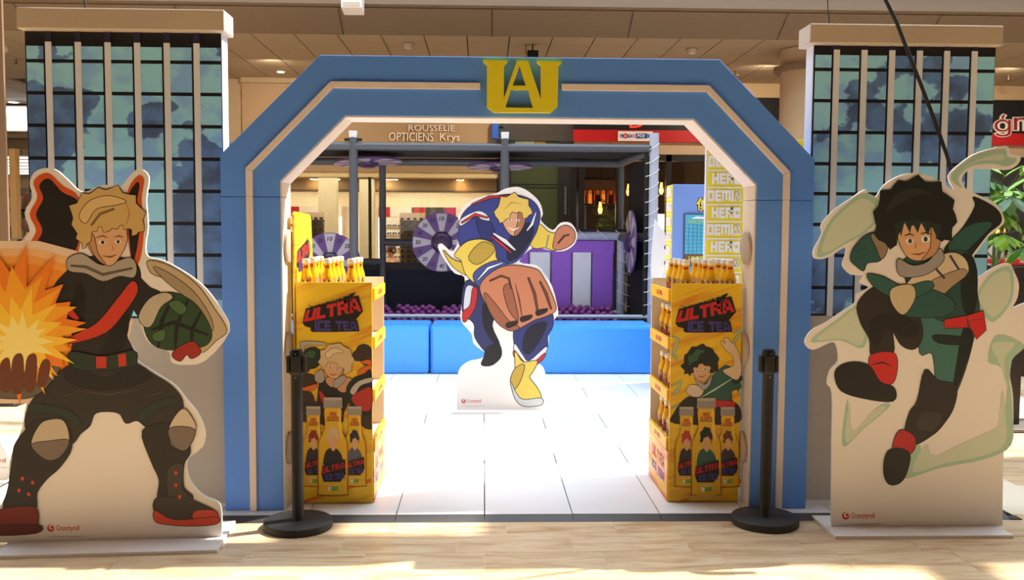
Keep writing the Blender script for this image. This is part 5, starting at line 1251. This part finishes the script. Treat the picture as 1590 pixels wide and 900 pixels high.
# ================================================================== COLUMN, CEILING FITTINGS, CABLE
cx, cy_ = 4.78, 13.75
t = thing('round_column', 'thick beige round column with metal collar behind the right tower', 'column', (cx, cy_, 0))
MB().lathe((cx, cy_, 0), [(.36, 0), (.36, CZ-.02)], CREAM, 40).build('shaft', t, smooth=True); MB().lathe((cx, cy_, 0), [(.36, 3.98), (.46, 3.99), (.46, 4.06), (.36, 4.07)], M('collar_metal', (150, 126, 98), .4, .4), 40).build('collar', t, smooth=True)
t = thing('projector_box', 'white box spotlight hung on the bulkhead above the archway', 'spotlight', at(548, 8, 12.3))
u, v = at(532, -4, 12.25), at(564, 21, 12.25)
MB().prism([(u.x, 12.1, v.z+.04), (u.x, 12.1, u.z), (u.x, 12.36, u.z), (u.x, 12.36, v.z)], (v.x-u.x, 0, 0), WHITE).build('housing', t, bevel=.01); MB().box((u.x+.02, 12.095, v.z+.06), (v.x-.02, 12.1, v.z+.11), M('light_trim', (206, 186, 160), .4)).build('front_lip', t); MB().box((u.x+.1, 12.36, u.z-.06), (v.x-.1, 12.6, u.z-.02), DARKM).build('bracket', t)
def detector(px, py, label):
    Y = (CZ-.012-CAMZ)/((ray(px, py)).z/ray(px, py).y); q = at(px, py, Y); z = CZ-.012
    t = thing('smoke_detector', label, 'smoke detector', (q.x, Y, z))
    MB().lathe((q.x, Y, z), [(.09, -.015), (.095, 0)], M('detector_base', (150, 132, 110), .5), 20).build('base', t); MB().lathe((q.x, Y, z), [(.03, -.085), (.055, -.07), (.06, -.015)], M('detector_body', (206, 190, 166), .5), 20).build('dome', t, smooth=True)
detector(634, 67, 'grey ceiling detector above the left half of the archway'); detector(1075, 75, 'grey ceiling detector above the right half of the archway'); detector(6, 72, 'dark ceiling detector at the left picture edge')
def sprinkler(px, py, label):
    r_ = ray(px, py); Y = (CZ-.012-CAMZ)/(r_.z/r_.y); q = at(px, py, Y); z = CZ-.012
    t = thing('sprinkler', label, 'sprinkler', (q.x, Y, z)); m = M('sprinkler_brass', (110, 92, 70), .4, .6)
    MB().tube([(q.x, Y, z), (q.x, Y, z-.07)], .012, m, 8).build('pipe', t); MB().lathe((q.x, Y, z), [(.04, -.078), (.04, -.07)], m, 10).build('deflector', t); MB().lathe((q.x, Y, z), [(.035, -.006), (.035, 0)], m, 12).build('rose', t)
sprinkler(25, 92, 'small sprinkler on the ceiling left of the left tower'); sprinkler(1144, 110, 'small sprinkler on the ceiling above the right shoulder of the archway'); sprinkler(1566, 117, 'small sprinkler on the ceiling right of the right tower')
for px, py, lab in ((21, 158, 'round ceiling downlight left of the left tower'), (436, 111, 'small ceiling downlight right of the left tower')):
    r_ = ray(px, py); Y = (CZ-.012-CAMZ)/(r_.z/r_.y); q = at(px, py, Y); lampdisc(q.x, Y, CZ-.012, .06 if px > 100 else .10, lab, None, M('downlight_glow', (255, 240, 205), .5, emit=5.))
q = at(827, 84, 13.6)
t = thing('ceiling_speaker', 'small black speaker hung above the letter emblem', 'speaker', q); MB().box((q.x-.08, 13.5, q.z-.05), (q.x+.08, 13.66, q.z+.04), BLACK).build('body', t, bevel=.006); MB().tube([(q.x-.1, 13.58, CZ), (q.x-.1, 13.58, q.z), (q.x, 13.58, q.z)], .006, DARKM, 6).build('bracket', t); MB().tube([(q.x+.0, 13.58, CZ), (q.x, 13.58, q.z)], .01, DARKM, 6).build('stem', t)
cpts = [at(x, y, Y) for x, y, Y in ((1352, -60, 5.02), (1375, 0, 5.06), (1392, 34, 5.08), (1408, 76, 5.1), (1428, 126, 5.12), (1450, 184, 5.12), (1470, 240, 5.12), (1484, 290, 5.1))]
cdir = (cpts[0]-cpts[1]).normalized(); cdir.x *= .5; cdir.y = -.02; cpts = [cpts[0]+cdir*((8.995-cpts[0].z)/cdir.z), cpts[0]+cdir*1.5]+cpts+[Vector((cpts[-1].x+.04, 5.09, 1.4)), Vector((cpts[-1].x+.05, 5.09, .02))]
tag(MB().tube(cpts, .011, M('cable_black', (26, 24, 22), .5), 8).build('cable', smooth=True), 'black cable hanging diagonally in front of the right tower', 'cable')
for (px, py0, py1, Y, lab) in ((1288, -30, 38, 5.45, 'thin suspension wire above the right tower cap'), (133, -30, 14, 5.45, 'thin black rod above the left tower cap')):
    a, b = at(px, py1, Y), at(px-6, py0, Y); b = b+(b-a)*18; b.z = min(b.z, 9.0)
    tag(MB().tube([a, b], .003 if px > 200 else .006, DARKM, 6).build('suspension_wire'), lab, 'wire')

# ================================================================== FAR LEFT SHOP
WOOD = M('wood_post', (206, 164, 106), .5, vary=.12, scale=6)
LY = 21.0
def slab(px0, py0, px1, py1, Y, d, m, name, parent=None):
    a, b = at(px0, py0, Y), at(px1, py1, Y); return MB().box((min(a.x, b.x), Y, b.z), (max(a.x, b.x), Y+d, a.z), m).build(name, parent)
struct('wall_left_shop', MB().box((-14, 27, 0), (-5.5, 27.2, 4.3), M('left_shop_wall', (186, 160, 128), .7)).box((-5.7, 17.1, 0), (-5.5, 27, 4.3), M('left_shop_wall')).box((-5.6, 17.0, 0), (-4.35, 17.1, CZ), M('left_shop_wall')))
fz = at(20, 231, LY).z; fy = at(20, 206, LY).z
struct('trim_4', MB().box((-14, LY, fz), (-5.8, LY+.15, fy), M('left_fascia', (130, 110, 88), .6)).box((-14, LY-.02, (fz+fy)/2+.04), (-5.8, LY, (fz+fy)/2+.06), GAP))
struct('wall_left_upper', MB().box((-14, LY+.02, fy), (-5.8, LY+.2, CZ), M('left_upper_wall', (176, 152, 122), .6)))
t = thing('light_box', 'bright white light box above the shop left of the left tower', 'light box', (-11.2, LY, 3.9)); a, b = at(-20, 167, LY-.1), at(48, 200, LY-.1)
MB().box((a.x, LY-.1, b.z), (b.x, LY-.04, a.z), M('lightbox_glow', (255, 252, 244), .5, emit=2.4)).build('diffuser', t); MB().box((a.x-.05, LY-.04, b.z-.05), (b.x+.05, LY+.02, a.z+.05), WHITE).build('frame', t)
t = thing('wooden_post', 'tall wooden post left of the left tower', 'post', (at(21, 300, 15.).x, 15., 0)); a, b = at(13, 230, 15.), at(27, 370, 15.)
MB().box((a.x, 15, b.z), (b.x, 15.15, a.z), WOOD).build('shaft', t, bevel=.005); MB().box((a.x, 14.99, 0), (b.x, 15.16, b.z), M('post_foot', (176, 150, 120), .5)).build('foot', t)
t = thing('brown_post', 'slim brown post at the left picture edge', 'post', (-4.75, 8.5, 0)); a, b = at(-14, 200, 8.5), at(8, 200, 8.5); MB().box((a.x, 8.5, .004), (b.x, 8.53, RZ), M('brown_post_paint', (128, 100, 74), .5)).build('shaft', t); MB().box((a.x-.06, 8.44, 0), (b.x+.06, 8.6, .01), DARKM).build('foot_plate', t)
for k in range(6):
    y = 22+.75*k; z = 3.22-.03*k
    t = thing('linear_light', 'long bright strip light in the shop left of the left tower', 'ceiling light', (-11.8, y, z), 0, 'strip lights in the left shop')
    MB().box((-13.4, y, z), (-10.2, y+.08, z+.04), M('left_strip_glow', (255, 246, 230), .5, emit=4.)).build('tube', t); MB().box((-13.4, y, z+.04), (-10.2, y+.08, z+.08), M('lamp_ring')).build('housing', t)
    for hx_ in (-12.9, -10.8): MB().tube([(hx_, y+.04, z+.08), (hx_, y+.04, CZ+.02)], .008, DARKM, 6).build('hanger', t)
cols = [(226, 222, 214), (176, 40, 44), (230, 226, 220), (60, 80, 150), (206, 200, 190), (150, 90, 60), (190, 60, 60), (220, 214, 204)]
sh = thing('shop_shelving', 'tall shop shelving of small goods behind the wooden post', 'shelving', (-11.9, 23.2, 0))
SHZ = ((.3, 'lowest'), (.75, 'second'), (1.2, 'third'), (1.65, 'fourth'), (2.1, 'top'))
for z, _ in SHZ: MB().box((-13.2, 23, z-.03), (-10.6, 23.5, z), M('shelf_metal', (150, 142, 134), .4)).build('shelf', sh)
MB().box((-13.2, 23.5, 0), (-10.6, 23.55, 2.6), M('shelf_back', (120, 104, 90), .6)).build('back', sh)
for x in (-13.2, -10.63): MB().box((x, 23.0, 0), (x+.03, 23.5, 2.6), M('shelf_metal')).build('side', sh)
gk = random.Random(3)
for z, zn in SHZ:
    for i, nm in enumerate(('first', 'second', 'third', 'fourth', 'fifth')):
        x = -12.75+i*.38+gk.uniform(-.03, .03); h = gk.uniform(.22, .38); c = gk.choice(cols)
        o = MB().box((x, 23.05, z), (x+gk.uniform(.24, .32), 23.3, z+h), M('goods_%d_%d' % (c[0], c[2]), c, .5)).build('carton', bevel=.01)
        tag(o, 'shop carton, %s from the left on the %s shelf behind the wooden post' % (nm, zn), 'carton', 'cartons on the far shelving')

# ================================================================== RIGHT EDGE: PLANT, SHOP GOODS, STAND
LEAF = [M('leaf_green', (96, 150, 50), .4, vary=.2), M('leaf_light', (150, 196, 70), .4, vary=.15), M('leaf_deep', (62, 104, 46), .45, vary=.2)]
pl = thing('potted_tree', 'leafy money tree in a planter right of the right tower', 'plant', (3.75, 6.9, 0))
POT = M('planter_grey', (80, 76, 72), .5, vary=.1)
MB().lathe((3.75, 6.9, 0), [(.17, 0), (.2, .02), (.24, .62), (.25, .66), (.21, .66), (.2, .6)], POT, 28).build('planter', pl, smooth=True)
MB().lathe((3.75, 6.9, .0), [(.2, .58), (.2, .61)], M('soil', (52, 40, 30), .9, vary=.3, scale=40), 20).build('soil', pl)
gl = random.Random(21); trunk = []
for k in range(4):
    a = k*1.6; b = (3.75+.07*math.cos(a), 6.9+.07*math.sin(a)); top = (3.75+.22*math.cos(a+.5), 6.9+.2*math.sin(a+.5), 1.62+.1*k)
    MB().tube([(b[0], b[1], .6), (b[0]+.03*math.cos(a+1), b[1], 1.0), ((b[0]+top[0])/2+.03, (b[1]+top[1])/2, 1.35), top], [.022, .02, .016, .012], M('stem_green', (96, 110, 66), .6, vary=.15), 8).build('stem', pl, smooth=True); trunk.append(Vector(top))
def leafmesh():
    mb = MB(); pr = [(0, .0), (.022, .25), (.034, .55), (.026, .8), (0, 1.)]
    for s in (-1, 1):
        for i in range(len(pr)-1):
            (w0, t0), (w1, t1) = pr[i], pr[i+1]; L = .2; c0, c1 = -.05*t0*t0, -.05*t1*t1
            mb.add([(0, L*t0, c0-.006), (s*w0, L*t0, c0), (s*w1, L*t1, c1), (0, L*t1, c1-.006)], [(0, 1, 2, 3) if s < 0 else (3, 2, 1, 0)], LEAF[0])
    return mb
lms = []
for m in LEAF:
    o = leafmesh().build('leaf', mat=m); lms.append(o.data); bpy.data.objects.remove(o)
for k in range(34):
    c = Vector((3.70+gl.gauss(0, .21), 6.75+gl.gauss(0, .2), gl.uniform(1.5, 2.26)))
    b = min(trunk, key=lambda t_: (t_-c).length)
    MB().tube([b, (b+c)/2+Vector((0, 0, .04)), c], .004, _M['stem_green'], 5).build('leaf_stalk', pl)
    fz = gl.uniform(0, 6.3); dr_ = gl.uniform(.1, .6); lm = gl.choice(lms[:2] if c.z > 1.9 else lms)
    for j in range(7):
        o = bpy.data.objects.new('leaf', lm); COL.objects.link(o); o.parent = pl
        o.location = c-Vector((3.75, 6.9, 0)); o.rotation_euler = (-dr_, gl.uniform(-.2, .2), fz+j*2*PI/7); s = gl.uniform(.8, 1.15); o.scale = (s, s, s)
ss = thing('sign_stand', 'dark upright stand with grey foot behind the right board', 'stand', (4.0, 7.6, 0))
a, b = at(1571, 540, 7.5), at(1581, 690, 7.5)
MB().box((a.x, 7.5, .03), (b.x, 7.56, 1.35), M('stand_dark', (50, 40, 34), .45)).build('upright', ss); MB().box((a.x-.12, 7.3, .005), (b.x+.5, 7.75, .03), M('stand_foot', (120, 112, 104), .4, .4)).build('foot', ss, bevel=.004)
# dark shop front goods at right
kt = thing('red_counter', 'dark shop counter with a red top edge right of the right tower', 'counter', (5.6, 10.5, 0)); a, b = at(1520, 405, 10.2), at(1640, 405, 10.2)
MB().box((a.x, 10.2, 0), (b.x, 10.8, a.z-.04), M('counter_shade', (56, 40, 36), .5)).build('body', kt); MB().box((a.x-.02, 10.17, a.z-.04), (b.x, 10.83, a.z+.02), M('counter_red', (190, 34, 36), .4)).build('top_edge', kt)
for px, c, lab in ((1546, (206, 200, 192), 'white till screen standing on the red edged counter'), (1578, (226, 220, 210), 'white till block standing on the red edged counter')):
    q = at(px, 405, 10.35); o = MB().box((q.x-.07, 10.3, q.z+.021), (q.x+.07, 10.42, q.z+(.26 if px < 1560 else .1)), M('till_%d' % c[0], c, .4)).build('till', bevel=.01); tag(o, lab, 'till')
cart = thing('shopping_trolley', 'trolley basket with blue and white bags at the right picture edge', 'trolley', (4.55, 8.6, 0))
a, b = at(1568, 416, 8.4), at(1650, 470, 8.4); WR = M('trolley_wire', (190, 188, 186), .3, .8)
for i in range(14):
    x = a.x+(b.x-a.x)*i/13; MB().tube([(x, 8.4, b.z), (x, 8.4, a.z)], .006, WR, 5).build('wire', cart)
for z in (a.z, (a.z+b.z)/2, b.z): MB().tube([(a.x, 8.4, z), (b.x, 8.4, z)], .008, WR, 6).build('wire', cart)
for x in (a.x, b.x): MB().tube([(x, 8.4, .08), (x, 8.4, a.z), (x, 9.1, a.z+.04)], .012, WR, 6).build('frame', cart)
for x in (a.x, b.x):
    for y in (8.4, 9.1): MB().tube([(x, y, .08), (x, y, b.z)], .01, WR, 6).build('frame', cart); MB().lathe((x-.015, y, .06), [(.06, 0), (.06, .03)], BLACK, 14, 'X').build('castor', cart)
for z in (b.z, ): MB().box((a.x, 8.42, z-.01), (b.x, 9.1, z), WR).build('basket_floor', cart)
gm = random.Random(5)
for i in range(3):
    x = a.x+.02+i*.16; o = MB().prism(smooth_loop([(x, 8.5, b.z), (x+.15, 8.5, b.z), (x+.16, 8.5, b.z+.2), (x+.1, 8.5, b.z+.27), (x, 8.5, b.z+.22)], 3), (0, .3, 0), M('bag_blue_%d' % (i % 2), ((60, 86, 170), (214, 220, 232))[i % 2], .5, vary=.4, scale=14)).build('bag', bevel=.015); tag(o, ('blue shopping bag at the left of the trolley basket', 'white shopping bag in the middle of the trolley basket', 'blue shopping bag at the right of the trolley basket')[i], 'bag')
for k, (px, py, c, lab) in enumerate(((1546, 357, (255, 190, 60), 'small yellow lamp glowing behind the right board elbow'), (1556, 358, (255, 90, 40), 'small orange lamp glowing beside the plant stems'))):
    q = at(px, py, 12.0); t = thing('indicator_lamp', lab, 'lamp', q); MB().sphere(q, (.045, .03, .045), M('indicator_%d' % k, c, .4, emit=4.), 12, 8).build('bulb', t, smooth=True); MB().tube([q+Vector((0, .02, 0)), Vector((q.x, 12.02, 0))], .012, DARKM, 6).build('stem', t)

# ================================================================== PEOPLE (small, mostly hidden in the distance)
def figure(name, label, loc, rz, joints, edges, skinm, clothes, hair, group=None):
    """one continuous skinned body; joints = name:(x,y,z,r); clothing shells and hair are children"""
    t = thing(name, label, 'person', loc, rz)
    def skinned(nm, ks, es, m, grow=0., sub=2, parent=t):
        me = bpy.data.meshes.new(nm); ix = {k: i for i, k in enumerate(ks)}
        me.from_pydata([joints[k][:3] for k in ks], [(ix[a], ix[b]) for a, b in es], [])
        o = bpy.data.objects.new(nm, me); COL.objects.link(o); o.parent = parent
        o.modifiers.new('skin', 'SKIN'); s = o.modifiers.new('sub', 'SUBSURF'); s.levels = s.render_levels = sub
        if not me.skin_vertices: me.attributes.new('skin', 'FLOAT', 'POINT') if False else None
        for i, k in enumerate(ks):
            r = joints[k][3]+grow; me.skin_vertices[0].data[i].radius = (r, r*(.72 if k in ('chest', 'waist', 'pelvis') else 1))
        me.skin_vertices[0].data[0].use_root = True
        me.materials.append(m)
        dg = bpy.context.evaluated_depsgraph_get(); dg.update()
        nme = bpy.data.meshes.new_from_object(o.evaluated_get(dg)); o.modifiers.clear(); o.data = nme
        nme.polygons.foreach_set('use_smooth', [True]*len(nme.polygons))
        return o
    skinned('body', list(joints), edges, skinm)
    for nm, ks, m, gr in clothes: skinned(nm, ks, [e for e in edges if e[0] in ks and e[1] in ks], m, gr)
    h = joints['head']; c = Matrix.Rotation(0, 3, 'Z')@Vector(h[:3])
    mb = MB(); mb.sphere((h[0], h[1]+.018, h[2]+.022), (.088, .100, .112), hair, 16, 10)
    o = mb.build('hair', None, smooth=True); o.parent = t
    face = -1
    mb = MB()
    for s in (-1, 1): mb.sphere((h[0]+s*.033, h[1]-.085, h[2]+.005), (.013, .008, .008), M('eye_white', (236, 232, 226), .3), 8, 6)
    o = mb.build('eyes', None, smooth=True); o.parent = t
    mb = MB().sphere((h[0], h[1]-.1, h[2]-.025), (.013, .018, .02), skinm, 8, 6); o = mb.build('nose', None, smooth=True); o.parent = t
    mb = MB().sphere((h[0], h[1]-.086, h[2]-.062), (.026, .008, .007), M('lips', (170, 90, 80), .5), 8, 6); o = mb.build('mouth', None, smooth=True); o.parent = t
    mb = MB()
    for s in (-1, 1): mb.sphere((h[0]+s*.087, h[1]+.01, h[2]-.005), (.012, .02, .03), skinm, 8, 6)
    o = mb.build('ears', None, smooth=True); o.parent = t
    return t
def hand(J, E, pre, wrist, d, side):
    """palm and five bent fingers as skinned chains"""
    w = Vector(wrist); d = Vector(d).normalized(); s = Vector((0, side, 0)) if abs(d.y) < .8 else Vector((side, 0, 0)); b = d.cross(s)*.25
    J[pre+'palm'] = (*(w+d*.06), .026); E.append((pre+'wrist', pre+'palm'))
    for k, (o, L) in enumerate(((-.028, .062), (-.010, .072), (.010, .068), (.027, .054))):
        p0 = w+d*.085+s*o; p1 = p0+d*L*.55+b*.04; p2 = p1+d*L*.45+b*.14
        for j, p in enumerate((p0, p1, p2)): J[pre+'f%d%d' % (k, j)] = (*p, .0095-.001*j)
        E += [(pre+'palm', pre+'f%d0' % k), (pre+'f%d0' % k, pre+'f%d1' % k), (pre+'f%d1' % k, pre+'f%d2' % k)]
    p0 = w+d*.03-s*.034; p1 = p0+d*.04-s*.018; J[pre+'t0'] = (*p0, .011); J[pre+'t1'] = (*p1, .009); E += [(pre+'palm', pre+'t0'), (pre+'t0', pre+'t1')]
SKN = M('skin', (206, 154, 120), .5, vary=.05)
J = {'pelvis': (0, 0, .95, .135), 'waist': (0, 0, 1.1, .125), 'chest': (0, 0, 1.32, .15), 'neck': (0, .005, 1.5, .055), 'chin': (0, -.02, 1.565, .062), 'head': (0, -.01, 1.64, .088)}
E_ = [('pelvis', 'waist'), ('waist', 'chest'), ('chest', 'neck'), ('neck', 'chin'), ('chin', 'head')]
for s, n in ((-1, 'l'), (1, 'r')):
    J[n+'shoulder'] = (s*.18, 0, 1.41, .062); J[n+'elbow'] = (s*.23, .02, 1.13, .045); J[n+'wrist'] = (s*.235, -.06, .88, .03)
    J[n+'hip'] = (s*.09, 0, .88, .095); J[n+'knee'] = (s*.10, -.01*s, .48, .058); J[n+'ankle'] = (s*.10, .03, .10, .038); J[n+'toe'] = (s*.115, -.12, .035, .034)
    E_ += [('chest', n+'shoulder'), (n+'shoulder', n+'elbow'), (n+'elbow', n+'wrist'), ('pelvis', n+'hip'), (n+'hip', n+'knee'), (n+'knee', n+'ankle'), (n+'ankle', n+'toe')]
    hand(J, E_, n, J[n+'wrist'][:3], (0, -.2, -1), s)
COAT = M('dark_green_coat', (44, 50, 38), .8, vary=.12); JEAN = M('dark_trousers', (46, 46, 54), .8, vary=.1); SHOE = M('dark_shoe', (36, 32, 30), .5)
def cl(*a): return list(a)
q = at(41, 380, 12.6)
figure('person', 'person in a dark green coat walking away between wooden post and left tower', (q.x+.05, 12.6, 0), PI*.86, J, E_, SKN,
       [('coat', cl('pelvis', 'waist', 'chest', 'lshoulder', 'lelbow', 'lwrist', 'rshoulder', 'relbow', 'rwrist', 'lhip', 'rhip'), COAT, .02),
        ('trousers', cl('pelvis', 'lhip', 'lknee', 'lankle', 'rhip', 'rknee', 'rankle'), JEAN, .013), ('shoe', cl('lankle', 'ltoe'), SHOE, .012), ('shoe', cl('rankle', 'rtoe'), SHOE, .012)],
       M('brown_hair', (86, 56, 36), .6, vary=.2))
# second person, seated behind the optician's counter
J2 = {'pelvis': (0, 0, .52, .14), 'waist': (0, -.02, .68, .125), 'chest': (0, -.05, .9, .15), 'neck': (0, -.06, 1.08, .053), 'chin': (0, -.09, 1.14, .06), 'head': (0, -.08, 1.215, .086)}
E2 = E_[:5]
for s, n in ((-1, 'l'), (1, 'r')):
    J2[n+'shoulder'] = (s*.18, -.05, .99, .06); J2[n+'elbow'] = (s*.23, -.12, .73, .044); J2[n+'wrist'] = (s*.15, -.33, .70, .03)
    J2[n+'hip'] = (s*.1, -.03, .5, .095); J2[n+'knee'] = (s*.12, -.44, .50, .06); J2[n+'ankle'] = (s*.12, -.42, .1, .04); J2[n+'toe'] = (s*.12, -.56, .04, .034)
    E2 = E2+[('chest', n+'shoulder'), (n+'shoulder', n+'elbow'), (n+'elbow', n+'wrist'), ('pelvis', n+'hip'), (n+'hip', n+'knee'), (n+'knee', n+'ankle'), (n+'ankle', n+'toe')]
    hand(J2, E2, n, J2[n+'wrist'][:3], (0, -1, -.05), s)
q = at(612, 392, 18.0)
sx, sy2 = q.x, 18.0
figure('person', 'person with brown hair in a tan top sitting inside the optician shop', (sx, sy2, 0), -.9, J2, E2, SKN,
       [('top', cl('pelvis', 'waist', 'chest', 'lshoulder', 'lelbow', 'rshoulder', 'relbow'), M('tan_top', (176, 134, 96), .8, vary=.1), .016),
        ('trousers', cl('pelvis', 'lhip', 'lknee', 'lankle', 'rhip', 'rknee', 'rankle'), JEAN, .012), ('shoe', cl('lankle', 'ltoe'), SHOE, .012), ('shoe', cl('rankle', 'rtoe'), SHOE, .012)], _M['brown_hair'])
ch = thing('stool', 'dark stool under the seated person in the optician shop', 'stool', (sx, sy2, 0)); MB().lathe((sx, sy2, .0), [(.17, .31), (.19, .32), (.19, .355), (.17, .365)], DARKM, 20).build('seat', ch); MB().tube([(sx, sy2, .02), (sx, sy2, .31)], .03, DARKM, 10).build('stem', ch); MB().lathe((sx, sy2, 0), [(.2, 0), (.2, .02)], DARKM, 20).build('foot', ch)
